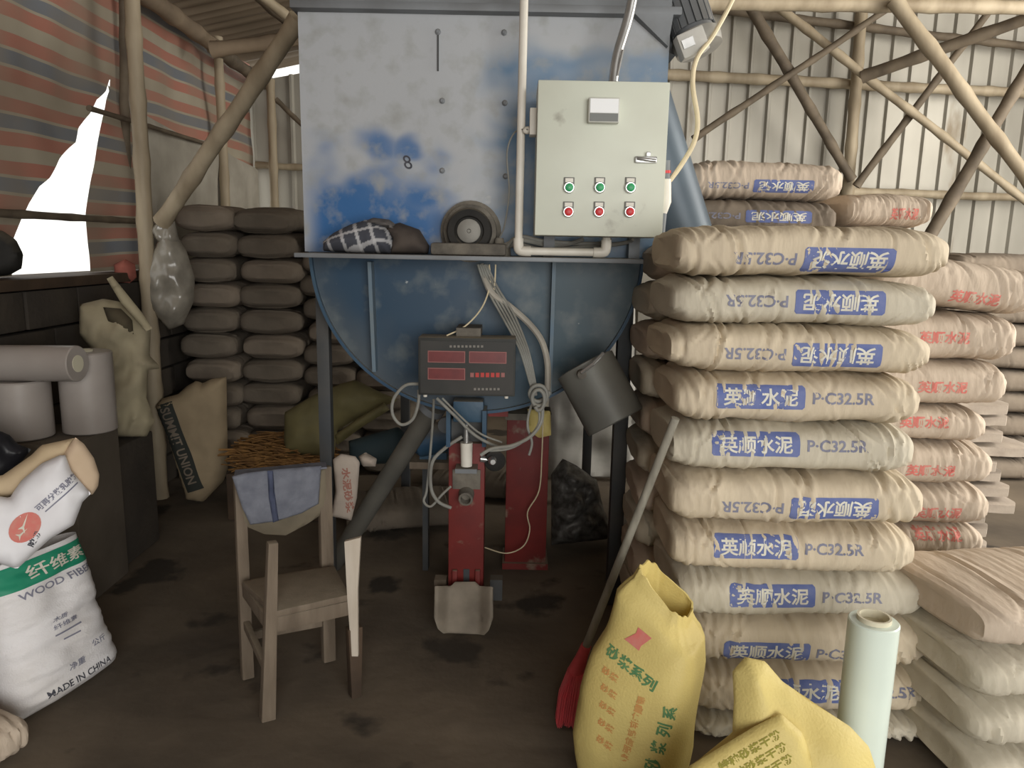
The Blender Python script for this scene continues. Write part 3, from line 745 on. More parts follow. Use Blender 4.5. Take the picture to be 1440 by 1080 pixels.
for k, (pts, fr) in enumerate((([(540, 318), (562, 312), (590, 322), (604, 345), (602, 356), (548, 356), (552, 335)], 0.06), ([(505, 314), (525, 306), (548, 309), (575, 330), (566, 338), (545, 322)], 0.05))):
    O = P(560, 335, PLY - 0.015 * k)
    v_, f_ = puff(pxpoly(pts, O, (0, -1, 0)), O, (0, -1, 0), fr, 0.03, 0.008, 0.04, 0.014, 16, 5 + k)
    zm = min(q.z for q in v_)
    if k == 0: v_ = [q + V((0, 0, LZ + 0.001 - zm)) for q in v_]
    mk(['dark_lining', 'folded_sleeve'][k], v_, f_, [DKC, M('grey_cloth', (110, 106, 104), (84, 80, 80), 9, 0.95)][k], jk)

# ------------------------------------------------------------------ weighing display
DY = 2.66
d0, d1 = P(588, 474, DY), P(724, 558, DY)
wd = thing('weighing_display', 'black weighing controller box with three red readouts', 'weighing display', ((d0.x + d1.x) / 2, DY + 0.06, d1.z))
MB().box2((d0.x, DY, d1.z), (d1.x, DY + 0.11, d0.z)).build('display_case', M('display_case', (46, 47, 45), (60, 60, 57), 8, 0.6, dust=0.8), wd, bevel=0.004)
MB().box2((d0.x + 0.008, DY - 0.003, d1.z + 0.008), (d1.x - 0.008, DY, d0.z - 0.012)).build('face_plate', M('display_face', (46, 46, 44), (58, 56, 53), 7, 0.5), wd)
LED = M('led_window', (112, 50, 50), (100, 46, 47), 30, 0.3); FRM = M('led_frame', (150, 96, 92), None, rough=0.5)
for (a, b, c, d) in ((603, 494, 653, 509), (661, 495, 711, 510), (603, 518, 653, 533)):
    u, v = P(a, b, DY), P(c, d, DY)
    f = MB().box2((u.x - 0.003, DY - 0.005, v.z - 0.003), (v.x + 0.003, DY - 0.002, u.z + 0.003)).build('readout', FRM, wd)
    MB().box2((u.x, DY - 0.0065, v.z), (v.x, DY - 0.004, u.z)).build('readout_glass', LED, f)
for k in range(7):
    u = P(664 + 7.2 * k, 527, DY); MB().box(u + V((0, -0.004, 0)), (0.013, 0.003, 0.016)).build('key', M('key_red', (186, 50, 44), (170, 60, 54), 30, 0.4) if 0 < k < 6 else FRM, wd)
for (a, b, y_) in ((634, 680, 487), (668, 704, 547)):
    k = a
    while k < b:
        u = P(k, y_, DY); MB().box(u + V((0, -0.0035, 0)), (0.008, 0.001, 0.008)).build('caption_mark', M('caption', (128, 124, 118), None, rough=0.6), wd); k += 5.5
MB().box2((P(640, 480, DY).x, DY + 0.05, d0.z - 0.002), (P(675, 480, DY).x, HY - 0.062, d0.z + 0.03)).build('hanger_bracket', MATS['dusty_iron'], wd)
for xx in (598, 712):
    u = P(xx, 560, DY + 0.03); u.z = d1.z; MB().lathe(u, (0, 0, -1), [(0, 0.008), (0.012, 0.007)], 10).build('rubber_foot', WHITEPVC, wd)

# ------------------------------------------------------------------ cables below the ledge
BYC = HY - 0.09
for k in range(5):
    o = 4 * k
    cable(['first', 'second', 'third', 'fourth', 'fifth'][k] + ' grey wire of the bundle running down to the cable knot',
          [(672 + 3 * k, 372, BYC), (684 + o, 405, BYC), (706 + o, 445 - k, BYC - .02), (730 + 3 * k, 490, BYC - .05), (744 + 2 * k, 535, BYC - .06), (750 + k, 556, BYC - .06)], 0.0045)
cable('thick pale hose crossing the trough to the knot', [(676, 372, BYC + .02), (690, 410, BYC), (716, 430, BYC), (744, 455, BYC), (762, 480, BYC), (770, 512, BYC), (770, 550, BYC - .02)], 0.0125, M('pale_hose', (176, 170, 158), (150, 144, 134), 10, 0.6))
cable('thin arc of wire from the ledge to the display', [(688, 372, BYC), (689, 400, BYC), (678, 432, BYC - .04), (655, 458, BYC - .08), (628, 472, DY + .05)], 0.003, CABLE_W)
cable('pale wire dropping straight from the ledge', [(697, 372, BYC), (696, 395, BYC), (694, 412, BYC)], 0.003, CABLE_W)
cable('grey cable looped beside the display box', [(590, 540, DY + .04), (570, 542, DY + .04), (554, 560, DY + .04), (552, 582, DY + .04), (564, 597, DY + .04), (580, 590, DY + .04), (588, 568, DY + .04), (589, 548, DY + .05)], 0.006)
KY = BYC - 0.07
cable('knotted coil of grey cable hanging under the trough', [(758 + 15 * math.cos(t * 0.8) * (1 - 0.03 * t) , 550 + 13 * math.sin(t * 0.8) + t * 0.8, KY - 0.002 * t) for t in range(0, 20)], 0.0075, sub=3)
cable('cable tails hanging from the knot to the column', [(752, 560, KY), (744, 580, KY), (742, 600, KY), (748, 622, KY), (744, 640, KY)], 0.005)
cable('grey cable swinging from the knot to the red column', [(762, 560, KY), (762, 590, KY), (748, 612, KY - .02), (722, 626, KY - .05), (692, 631, KY - .08), (676, 640, KY - .08)], 0.007)
cable('second cable swinging from the knot to the red column', [(756, 566, KY), (758, 594, KY), (742, 616, KY - .02), (716, 631, KY - .05), (684, 634, KY - .08)], 0.0045)
cable('wire from the display to the red column top', [(614, 560, DY + .06), (640, 585, DY + .06), (668, 612, DY + .08), (700, 628, DY + .1), (724, 628, DY + .1)], 0.006)
cable('second wire from the display to the red column top', [(622, 560, DY + .07), (650, 588, DY + .07), (676, 610, DY + .09), (706, 622, DY + .1)], 0.004)
cable('air hose looping down left of the red column', [(650, 614, 2.80), (626, 630, 2.80), (608, 650, 2.80), (606, 685, 2.80), (616, 705, 2.80), (634, 714, 2.82)], 0.007)
cable('thin air line hanging left of the red column', [(610, 562, DY + .08), (608, 600, 2.8), (604, 650, 2.82), (600, 690, 2.82), (596, 705, 2.82), (606, 712, 2.82), (622, 695, 2.82), (634, 684, 2.84)], 0.005)
cable('thin pale wire hanging over the second red column', [(764, 575, 3.2), (762, 640, 3.25), (758, 690, 3.28), (742, 720, 3.28), (745, 745, 3.28), (736, 768, 3.28), (712, 778, 3.28), (682, 770, 3.2)], 0.003, CABLE_W)

# ------------------------------------------------------------------ bag filling stand
SY = 2.84
s0, s1 = P(631, 623, SY), P(682, 623, SY)
pk = thing('filling_stand', 'red steel bag filling stand with saddle plate', 'filling machine', ((s0.x + s1.x) / 2, SY + 0.04, 0))
MB().box2((s0.x, SY, 0.0), (s1.x, SY + 0.10, s0.z)).build('column', REDPAINT, pk, bevel=0.004)
u = P(656, 800, SY); v = P(656, 872, SY)
MB().box2((u.x - 0.012, SY - 0.004, v.z), (u.x + 0.012, SY, u.z)).build('slot_plate', DARKSTEEL, pk)
for xx in (640, 672):
    a, b = P(xx, 800, SY), P(xx, 862, SY); MB().box2((a.x - 0.01, SY - 0.02, b.z), (a.x + 0.01, SY - 0.001, a.z)).build('guide_rail', REDPAINT, pk, bevel=0.003)
MB().tube([P(656, 596, SY - 0.05), P(656, 626, SY - 0.05)], 0.011, 14).build('piston_rod', CHROME, pk)
MB().tube([P(656, 622, SY - 0.05), P(656, 655, SY - 0.05)], [0.024, 0.022], 18).build('air_cylinder', WHITEPVC, pk)
MB().box2((P(642, 655, SY).x, SY - 0.075, P(656, 658, SY).z), (P(672, 655, SY).x, SY, P(656, 652, SY).z)).build('cylinder_bracket', GREYSTEEL, pk)
for xx in (632, 682):
    a, b = P(xx, 574, SY), P(xx, 624, SY); MB().box2((a.x - 0.008, SY - 0.05, b.z), (a.x + 0.008, SY + 0.05, a.z)).build('frame_plate', BLUEPAINT, pk)
a, b = P(638, 562, SY), P(680, 592, SY); MB().box2((a.x, SY - 0.03, b.z), (b.x, SY + 0.05, a.z)).build('head_block', BLUEPAINT, pk, bevel=0.006)
a, b = P(632, 590, SY), P(682, 622, SY); MB().box2((a.x, SY + 0.01, b.z), (b.x, SY + 0.09, a.z)).build('inner_box', DARKSTEEL, pk)
MB().lathe(P(696, 648, SY), (0.15, -1, 0), [(-0.02, 0.04), (0.005, 0.042), (0.01, 0.03)], 22).build('hand_wheel', BLACK, pk)
MB().lathe(P(692, 647, SY - 0.02), (0.15, -1, 0), [(0, 0.017), (0.02, 0.016), (0.03, 0.01)], 16).build('wheel_nut', CHROME, pk)
MB().tube([P(676, 645, SY), P(694, 647, SY)], 0.014, 12).build('wheel_shaft', CHROME, pk)
MB().lathe(P(656, 694, SY), (0, -1, -0.15), [(-0.01, 0.032), (0.05, 0.028), (0.052, 0.02), (0.02, 0.018)], 22).build('filling_nozzle', MATS['dusty_iron'], pk)
MB().box(P(656, 674, SY - 0.004), (0.11, 0.008, 0.08)).build('nozzle_flange', MATS['dusty_iron'], pk, bevel=0.002)
a = P(690, 582, SY + 0.1); MB().box(a + V((0.03, 0.05, 0)), (0.08, 0.06, 0.03)).build('valve_block', REDPAINT, pk)
# saddle plate, dished, standing at the column foot
Os = P(652, 900, SY - 0.09)
sp = pxpoly([(613, 870), (634, 872), (640, 866), (668, 866), (674, 872), (693, 871), (693, 915), (687, 932), (680, 940), (624, 938), (617, 930), (612, 914)], Os, (0, -1, 0.35))
v_, f_ = puff(sp, Os, (0, -1, 0.35), 0.004, 0.004, 0.008, 0.006, bend=lambda a, b: 0.045 * smooth01(0.055, 0.11, abs(a)) + 0.0)
zm = min(q.z for q in v_); v_ = [q + V((0, 0, 0.003 - zm)) for q in v_]
mk('saddle_plate', v_, f_, M('saddle_steel', (140, 130, 116), (112, 103, 91), 9, 0.7, 0.1, spots=((92, 84, 74), 6, 0.62)), pk, ang=60)
for xx in (612, 690):
    a = P(xx + 8, 820, SY + 0.05); MB().box(a + V((0, 0, -0.02)), (0.05, 0.05, 0.09)).build('side_bracket', WOODPALE if xx < 650 else DARKSTEEL, pk)
# second red column at the back
r0, r1 = P(713, 590, 3.35), P(773, 590, 3.35)
rc = thing('red_column', 'wide red steel column standing behind the filling stand', 'column', ((r0.x + r1.x) / 2, 3.42, 0))
MB().box2((r0.x, 3.35, 0.0), (r1.x, 3.50, r0.z)).build('column_body', REDPAINT, rc, bevel=0.005)
MB().box2((r0.x - 0.01, 3.33, 0.0), (r1.x + 0.01, 3.52, 0.03)).build('base_plate', REDPAINT, rc)
MB().box2((r0.x - 0.008, 3.34, r0.z), (r1.x + 0.008, 3.51, r0.z + 0.03)).build('cap_plate', MATS['dusty_iron'], rc)
O = P(752, 595, 3.31)
v_, f_ = puff(pxpoly([(742, 575), (774, 578), (775, 612), (758, 616), (744, 606)], O, (0, -1, 0.1)), O, (0, -1, 0.1), 0.014, 0.004, 0.012, 0.03, 0.01, 12, 3)
mk('yellow_sack_scrap', v_, f_, YELLOW, label='scrap of yellow sack hung on the second red column', cat='sack')
# blue motor on a dark stand behind the stand
bm_ = thing('blue_motor', 'small blue electric motor in the shade under the trough', 'motor', (P(606, 620, 3.2).x, 3.25, 0))
a = P(582, 622, 3.2); b = P(632, 612, 3.2)
MB().lathe(a, b - a, [(0, 0.05), (0.02, 0.07), ((b - a).length, 0.07), ((b - a).length + 0.02, 0.05)], 24).build('motor_body', BLUEPAINT, bm_)
MB().lathe(P(628, 596, 3.13), (0, -1, 0), [(0, 0.035), (0.03, 0.035), (0.03, 0.02)], 18).build('pulley', GREYSTEEL, bm_)
zz = P(606, 646, 3.2).z
MB().box2((P(578, 646, 3.2).x, 3.15, zz - 0.03), (P(640, 646, 3.2).x, 3.4, zz)).build('shelf', WOODPALE, bm_)
MB().box2((P(590, 646, 3.2).x, 3.3, 0), (P(598, 646, 3.2).x, 3.36, zz - 0.03)).build('stand_leg', DARKSTEEL, bm_)
MB().box2((P(630, 646, 3.2).x, 3.3, 0), (P(637, 646, 3.2).x, 3.36, zz - 0.03)).build('stand_leg', DARKSTEEL, bm_)
MB().box2((P(590, 646, 3.2).x, 3.2, zz), (P(628, 646, 3.2).x, 3.34, zz + 0.03)).build('motor_foot', BLUEPAINT, bm_)
# inclined pipe
a, b = P(610, 570, 3.02), P(500, 748, 3.24); t = -b.z / (b.z - a.z); foot = b + (b - a) * t
ip = thing('inclined_pipe', 'dark grey pipe slanting from the trough to the floor', 'pipe', (foot.x, foot.y, 0))
MB().tube([a, foot + V((0, 0, 0.02))], 0.042, 20).build('pipe_body', M('dusty_pipe', (92, 89, 82), (76, 74, 69), 6, 0.8, dust=0.5), ip)
MB().lathe(a, b - a, [(0, 0.055), (0.03, 0.055)], 20).build('pipe_collar', GREYSTEEL, ip)
# tilted discharge canister
a, b = P(822, 512, 2.72), P(866, 594, 2.66); dc = thing('discharge_canister', 'tilted dark grey steel canister hanging under the trough', 'canister', (a + b) / 2)
Lc = (b - a).length
MB().lathe(a, b - a, [(0, 0.10), (0.004, 0.112), (Lc - 0.004, 0.112), (Lc, 0.108), (Lc, 0.10), (Lc - 0.02, 0.098)], 36).build('canister_shell', M('canister_steel', (110, 110, 104), (92, 92, 88), 5, 0.5, 0.2, dust=0.4), dc)
MB().box((a + b) / 2 + V((-0.03, 0.13, 0.03)), (0.06, 0.10, 0.10)).build('hanger', DARKSTEEL, dc)
MB().tube([P(818, 524, 2.58), P(834, 512, 2.56), P(848, 497, 2.6)], 0.007, 10).build('lever', CHROME, dc)
MB().lathe(P(818, 526, 2.6), (0, -1, 0), [(-0.03, 0.018), (0.015, 0.016)], 14).build('lever_boss', MATS['dusty_iron'], dc)

# ================================================================== cement bags, front stack
bounds = [315, 389, 459, 528, 597, 666, 738, 806, 871, 940, 1003]
#         xL    xR    flip  badge x0,x1,y   print
rowsF = [(948, 1318, 1, 1128, 1257, 366), (944, 1303, 1, 1120, 1248, 426), (938, 1291, 1, 1115, 1240, 500), (948, 1276, 0, 1006, 1131, 558),
         (942, 1271, 0, 1002, 1126, 626), (940, 1281, 1, 1108, 1232, 714), (944, 1270, 0, 1004, 1122, 769), (948, 1283, 0, 1025, 1147, 840),
         (962, 1290, 0, 1021, 1143, 921), (966, 1284, 0, 1060, 1190, 975)]
order = ['topmost', 'second from the top', 'third from the top', 'fourth from the top', 'fifth from the top', 'sixth from the top', 'seventh from the top',
         'eighth from the top', 'ninth from the top', 'tenth from the top', 'eleventh from the top', 'bottom']
ORD = ['topmost'] + [w + ' from the top' for w in 'second third fourth fifth sixth seventh eighth ninth tenth eleventh twelfth thirteenth'.split()]
FY = 2.10; Wb = 0.44
random.seed(11)
zs = [P(1110, b, FY + 0.03).z for b in bounds]
extra = 1; zb = zs[-1]
zs += [zb * (1 - (k + 1) / extra) for k in range(extra)]
for i in range(len(zs) - 1):
    zt, z0 = zs[i], zs[i + 1]; H = zt - z0; zc = (zt + z0) / 2
    if i < len(rowsF): xl, xr, fl_, b0, b1, by = rowsF[i]
    else: xl, xr, fl_ = 966, 1282, 0
    py = 540 + 0
    ym = bounds[i] + 36 if i < len(rowsF) else 1040
    XL, XR = P(xl, ym, FY + 0.08).x, P(xr, ym, FY + 0.08).x
    Ls = XR - XL; yaw = R(random.uniform(-1.2, 1.2)) if i != 0 else R(1.0)
    dy = random.uniform(-0.012, 0.012)
    vf = sack(100 + i, Ls, Wb, H * 1.0, nx=120, na=60, droop=0.004, wr=1.15)
    lab = 'blue badged kraft cement bag, %s of the front stack' % order[min(i, 11)]
    o = put_sack('cement_bag', vf, KRAFT if i % 3 != 1 else KRAFT2, ((XL + XR) / 2, FY + Wb / 2 + dy, zc), yaw, lab, 'cement bags of the front stack')
    if i < len(rowsF):
        bv = bvh_of(o)
        q0, q1, q2 = P(b0, by, FY), P(b1, by, FY), P((b0 + b1) / 2, by, FY)
        cement_print(o, bv, (q0.x + q1.x) / 2 - o.location.x, min(max(q2.z - zc, -H * 0.28), H * 0.2), q1.x - q0.x, fl_, Wb)
# shared sacks for the other stacks
POOL = [sack(300 + k, 0.64, 0.43, 0.145, nx=64, na=36, droop=0.008) for k in range(5)]
POOLM = {}
def stack_bag(k, mat, loc, yaw, label, group, H=None, L=None, Wd=None, pitch=0, roll=0):
    key = (k, mat.name)
    if key not in POOLM:
        o = put_sack('cement_bag', POOL[k], mat, loc, yaw, label, group); POOLM[key] = o.data
    else:
        o = bpy.data.objects.new('cement_bag', POOLM[key]); col.objects.link(o); o.location = V(loc); o.rotation_euler = (0, 0, yaw); tag(o, label, 'cement bag', group)
    o.rotation_euler = (roll, pitch, yaw)
    o.scale = ((L or 0.64) / 0.64, (Wd or 0.43) / 0.43, (H or 0.145) / 0.145)
    return o
def red_print(o, x, z, w, h=0.05, body='英顺水泥', ydir=1, A=(1, 0, 0)):
    # a red mark across the bag's long side
    bv = bvh_of(o)
    return decal('printed_characters', o, bv, text2d(body, 0.03, 0.3), (x, 0, z), A, (0, 0, 1), w, h, INK_RED, 0.0016, (0, 1, 0), 'red printed characters')
# second stack right behind the front one: its left ends show
random.seed(5)
HG = 0.1395; ZG = 1.535
nG = int(ZG / HG)
for k in range(nG):
    z = ZG - (k + 0.5) * HG
    xl = P(918 - 2.5 * k + random.uniform(-6, 6), 360 + 55 * k, 2.70).x
    stack_bag(k % 5, KRAFT2 if k % 2 else KRAFTR, ((0.50 if k == 0 else min(xl, 0.47)) + 0.31, 2.77, z), R(random.uniform(-2, 2) + 180 * (k % 2)), 'kraft cement bag, %s of the stack right behind the front stack' % ORD[k], 'cement bags of the second stack', H=HG, L=0.62)
# third stack, taller, with two blue badged bags on top
HH = 0.148; ZH = P(1070, 224, 3.2).z
nH = int(ZH / HH); HH = ZH / nH
for k in range(nH):
    z = ZH - (k + 0.5) * HH
    if k < 2:
        xl, xr = ((968, 1184), (940, 1180))[k]; X0, X1 = P(xl, 260, 3.2).x, P(xr, 260, 3.2).x
        vf = sack(400 + k, X1 - X0, 0.43, HH, nx=100, na=48, droop=0.012 if k == 0 else 0.004, creases=12)
        o = put_sack('cement_bag', vf, KRAFTR if k == 0 else KRAFTD, ((X0 + X1) / 2, 3.17 + 0.215, z), R((-1, 1)[k]), ('blue badged cement bag lying topmost on the tall rear stack', 'creased blue badged cement bag just under the topmost rear bag')[k], 'cement bags of the tall rear stack')
        q0, q1 = ((P(1062, 258, 3.17), P(1146, 258, 3.17)), (P(1048, 296, 3.17), P(1142, 296, 3.17)))[k]
        cement_print(o, bvh_of(o), (q0.x + q1.x) / 2 - o.location.x, (-0.03, 0.004)[k], q1.x - q0.x, 1, 0.43, 0.05)
    else:
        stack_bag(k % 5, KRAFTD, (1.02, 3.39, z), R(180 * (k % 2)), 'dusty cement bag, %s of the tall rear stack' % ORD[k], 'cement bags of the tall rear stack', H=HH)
# a column end-on beside it with the red marked bag on top
ZI = P(1245, 268, 3.25).z; nI = 12; HI = ZI / nI
for k in range(nI):
    z = ZI - (k + 0.5) * HI
    o = stack_bag(k % 5, KRAFTR if k < 3 else KRAFTD, (1.60, 3.56, z), R(0), 'red marked cement bag on top beside the tall rear stack' if k == 0 else 'cement bag, %s of the pile beside the tall rear stack' % ORD[k],
                  'cement bags beside the tall rear stack', H=HI, L=0.37, Wd=0.6)
    if k == 0: red_print(o, 0.10, -0.02, 0.2, 0.05, '英顺水泥')
# right hand stack with red print
RYF = 2.80
bR = [372, 452, 508, 572, 622, 682, 738, 766]
rR = [1452, 1414, 1402, 1374, 1382, 1378, 1368]
ordR = ['topmost', 'second from the top', 'third from the top', 'fourth from the top', 'fifth from the top', 'sixth from the top', 'seventh from the top']
zR = [P(1345, b, RYF + 0.04).z for b in bR]; zR[1] = (zR[0] + zR[2]) / 2
zR[-1] = zR[-2] - 0.13
for i in range(7):
    H = zR[i] - zR[i + 1]; XR_ = P(rR[i], (bR[i] + bR[i + 1]) / 2, RYF + 0.08).x
    vf = sack(500 + i, 0.62, 0.43, H * 0.99, nx=84, na=44, droop=0.008, creases=12)
    o = put_sack('cement_bag', vf, KRAFTR, (XR_ - 0.31, RYF + 0.215, (zR[i] + zR[i + 1]) / 2 + (0.018 if i == 0 else 0)), R((2, -1, 1, 0, -1, 1, 0)[i]), 'red marked kraft bag, %s of the right stack' % ordR[i], 'red marked bags of the right stack', pitch=R(5) if i == 0 else 0)
    bx0 = (1372, 1330, 1325, 1300, 1310, 1318, 1320)[i]; by0 = (418, 475, 545, 594, 662, 722, 752)[i]
    q = P(bx0, by0, RYF)
    red_print(o, q.x - o.location.x, max(-H * 0.25, min(H * 0.25, q.z - o.location.z)), 0.19, 0.048, '英顺水泥')
z = zR[-1]; kk = 0; nb = max(1, round(z / 0.14)); hb = z / nb
for k in range(nb):
    stack_bag(k % 5, KRAFTR, (1.42, RYF + 0.22, z - (k + 0.5) * hb), 0, 'kraft bag, %s of the right stack' % ORD[7 + k], 'red marked bags of the right stack', H=hb, L=0.62)
# low stack on the right in front of it
for i in range(4):
    H = 0.14; z = 0.145 * (3 - i) + 0.074
    vf = sack(600 + i, 0.66, 0.46, 0.138, nx=90, na=44, creases=12, wr=1.1)
    o = put_sack('cement_bag', vf, KRAFTR if i == 0 else KRAFT2, (1.575 + 0.012 * i, 2.12 - 0.01 * i, z), R(9 - i), ('topmost', 'second', 'third', 'bottom')[i] + ' kraft bag of the low stack beside the front stack', 'kraft bags of the low right stack')
    red_print(o, 0.06, -0.02, 0.2, 0.05, '英顺水泥')
# dusty bags against the back wall on the right
random.seed(8)
for c_ in range(2):
    zt = P(1400, 356, 4.9).z - 0.02 * c_
    n_ = 10; h_ = zt / n_
    for k in range(n_):
        stack_bag((k + c_) % 5, KRAFTD if c_ == 0 else KRAFTDK, (P(1420, 400, 4.9).x + 0.72 * c_ + random.uniform(-.03, .03), 5.1 + 0.05 * c_, zt - (k + 0.5) * h_), R(random.uniform(-3, 3)), ('dusty brown bag, %s of the pile by the right back wall' if c_ == 0 else 'darker bag, %s of the pile beside the dusty brown bags') % ORD[k], 'dusty bags at the back wall', H=h_, L=0.70)
# grey stacks at the back left
cols = [(248, 327, 286, 4.62, 'left'), (331, 418, 290, 4.68, 'middle'), (421, 495, 318, 4.74, 'right'), (499, 573, 330, 4.78, 'half hidden')]
random.seed(21)
for ci, (xa, xb, yt, yy, nm) in enumerate(cols):
    X0, X1 = P(xa, 340, yy).x, P(xb, 340, yy).x; zt = P((xa + xb) / 2, yt, yy).z; n_ = 11; h_ = zt / n_
    for k in range(n_):
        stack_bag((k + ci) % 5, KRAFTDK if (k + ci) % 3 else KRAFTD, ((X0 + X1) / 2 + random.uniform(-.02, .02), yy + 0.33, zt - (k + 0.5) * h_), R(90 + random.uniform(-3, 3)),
                  'grey bag, %s of the stack %s' % (ORD[k], ('against the pale cloth sheet', 'standing left beside the mixer', 'just behind the mixer leg', 'deep under the mixer trough')[ci]), 'grey bags at the back left', H=h_, L=0.66, Wd=(X1 - X0) * 1.0)
# flattened empty sacks
FS = M('flat_paper', (184, 172, 158), (160, 148, 136), 9, 0.85, bump=0.4, bscale=22)
random.seed(31)
zt = P(1405, 566, 3.3).z; nf = 13; hf = zt / nf
for k in range(nf):
    xr = P(1440 + random.uniform(-34, 30), 600, 3.32).x; w = 0.42; dp = 0.42; yc = 3.52 + random.uniform(-.03, .03); zc = (k + 0.5) * hf
    poly = [(-w / 2, -dp / 2), (w / 2 - 0.03, -dp / 2), (w / 2, -dp / 2 + 0.06), (w / 2 - 0.02, 0.05), (w / 2 + 0.01, dp / 2), (-w / 2, dp / 2)]
    g, gf = grid_in(poly, 0.045); top = []; bot = []
    for a, b in g:
        wv = 0.010 * nz3(a * 7, b * 7, k * 3.1); t_ = hf * 0.42 * (1.0 if nearest(poly, a, b)[1] > 0.02 else 0.7)
        top.append(V((xr - w / 2 + a, yc + b, zc + t_ + wv))); bot.append(V((xr - w / 2 + a, yc + b, zc - t_ + wv)))
    nn = len(g); ff = list(gf) + [tuple(q + nn for q in reversed(f)) for f in gf]; cnt = {}
    for f in gf:
        for i in range(4):
            e = (f[i], f[(i + 1) % 4]); cnt.setdefault(tuple(sorted(e)), []).append(e)
    for es in cnt.values():
        if len(es) == 1: a, b = es[0]; ff.append((b, a, a + nn, b + nn))
    mk('flattened_sack', top + bot, ff, FS, label='flattened empty paper sack, %s of the flat pile' % ORD[nf - 1 - k], cat='paper sack', group='flattened sacks behind the right stack')

# ================================================================== yellow sacks, film roll, broom
# standing yellow sack, mouth open
YB = V((P(893, 1060, 1.86).x, 1.90, 0))
ZS = 0.90
secs = [(0.0, 0.11, 0.085, 0.0, 0), (0.03, 0.145, 0.105, 0.0, 0), (0.15, 0.160, 0.115, 0.0, 0), (0.30, 0.158, 0.112, 0.012, 0.005), (0.42, 0.148, 0.105, 0.032, 0.01), (0.50, 0.128, 0.095, 0.05, 0.015),
        (0.56, 0.11, 0.085, 0.055, 0.02), (0.60, 0.08, 0.062, 0.066, 0.02), (0.63, 0.072, 0.054, 0.072, 0.02)]
def yell(a, b, n):
    out = []
    return out
na = 72; vs = []; fs = []; yw = R(-32)
prof = []
for i in range(len(secs) - 1):
    for j in range(6):
        t = j / 6; prof.append([p + (q - p) * t for p, q in zip(secs[i], secs[i + 1])])
prof.append(list(secs[-1]))
for (z, wx, wy, ox, oy) in prof:
    z *= 0.94
    for j in range(na):
        a = 2 * math.pi * j / na; c, s = math.cos(a), math.sin(a); ex = 2 / 3.6
        lx = math.copysign(abs(c) ** ex, c) * wx; ly = math.copysign(abs(s) ** ex, s) * wy
        x = lx * math.cos(yw) - ly * math.sin(yw); y = lx * math.sin(yw) + ly * math.cos(yw)
        up = smooth01(0.44, 0.60, z)
        # the rim rises to an ear on the left and sinks to a torn lip on the right
        dz = up * (0.055 * max(0, -x / 0.08) - 0.05 * max(0, x / 0.08) + 0.02 * max(0, y / 0.06) - 0.03 * max(0, -y / 0.06)) + 0.012 * up * nz3(a * 3, z * 9, 4)
        k = 1 + 0.05 * nz3(x * 12, y * 12, z * 7) * smooth01(0.02, 0.1, z) + 0.05 * up * nz3(a * 4, z * 12, 9)
        vs.append(YB + V((x * k + ox, y * k + oy, z + dz)))
K = len(prof)
for i in range(K - 1):
    for j in range(na): fs.append((i * na + j, i * na + (j + 1) % na, (i + 1) * na + (j + 1) % na, (i + 1) * na + j))
fs.append(tuple(range(na - 1, -1, -1)))
# inside wall of the mouth
last = K - 1
off = len(vs)
for d_, f_ in ((0.0, 0.94), (-0.06, 1.0), (-0.16, 1.25)):
    ring = vs[last * na: (last + 1) * na]; cen = sum(ring, V()) / na
    for q in ring:
        w = cen + (q - cen) * f_; vs.append(V((w.x, w.y, q.z + d_ - 0.001)))
fs += [(last * na + j, last * na + (j + 1) % na, off + (j + 1) % na, off + j) for j in range(na)]
for r_ in range(2):
    b0 = off + r_ * na; fs += [(b0 + j, b0 + (j + 1) % na, b0 + na + (j + 1) % na, b0 + na + j) for j in range(na)]
fs.append(tuple(off + 2 * na + j for j in range(na)))
ys = mk('yellow_sack', [q - YB for q in vs], fs, YELLOW, local=True, ang=50, label='upright yellow woven sack with green characters and torn open mouth', cat='sack'); ys.location = YB
bv = bvh_of(ys)
def yprint(name, body, px, py, ang, w, h, mat, facing, bold=0.03, shp=None):
    # text placed where a pixel meets the sack, running at an angle across its face
    d = ray(px, py); hit, nrm, _, _ = bv.ray_cast(CAM - YB, d)
    if hit is None: return
    D = V(facing).normalized(); A0_ = D.cross(V((0, 0, 1))).normalized(); B0_ = A0_.cross(D)
    a = R(ang); A = A0_ * math.cos(a) + B0_ * math.sin(a); B = -A0_ * math.sin(a) + B0_ * math.cos(a)
    decal(name, ys, bv, shp or text2d(body, bold, 0.3), hit, A, B, w, h, mat, 0.0016, D)
Fd = (0.45, 0.9, -0.1); Sd = (-0.75, 0.66, -0.05)
LOGO = shape2d([(0, 0.35), (0.55, 0), (0.62, 0.22), (1, 0.65), (0.5, 1), (0.42, 0.72)], 0.15)
yprint('printed_logo', '', 897, 898, 0, 0.07, 0.06, INK_RED, (0.1, 1, -0.15), shp=LOGO)
for k, ch in enumerate('砂浆系列'): yprint('printed_characters', ch, 862 + 17 * k, 918 + 14 * k, -22, 0.034, 0.036, INK_GREEN, (0.1, 1, -0.05))
for k in range(5): yprint('printed_characters', '砂浆', 858 - 2 * k, 948 + 24 * k, -20, 0.045, 0.022, INK_ORANGE, (0.1, 1, -0.05))
for k, ch in enumerate('质量保证诚信服务'): yprint('printed_characters', ch, 901 - 3.2 * k, 985 + 11.5 * k, -8, 0.022, 0.022, INK_ORANGE, (0.1, 1, -0.05))
for k, ch in enumerate('系列浆砂'): yprint('printed_characters', ch, 942 - 8 * k, 1003 + 24 * k, 80, 0.036, 0.036, INK_GREEN, (-0.3, 1, -0.05))
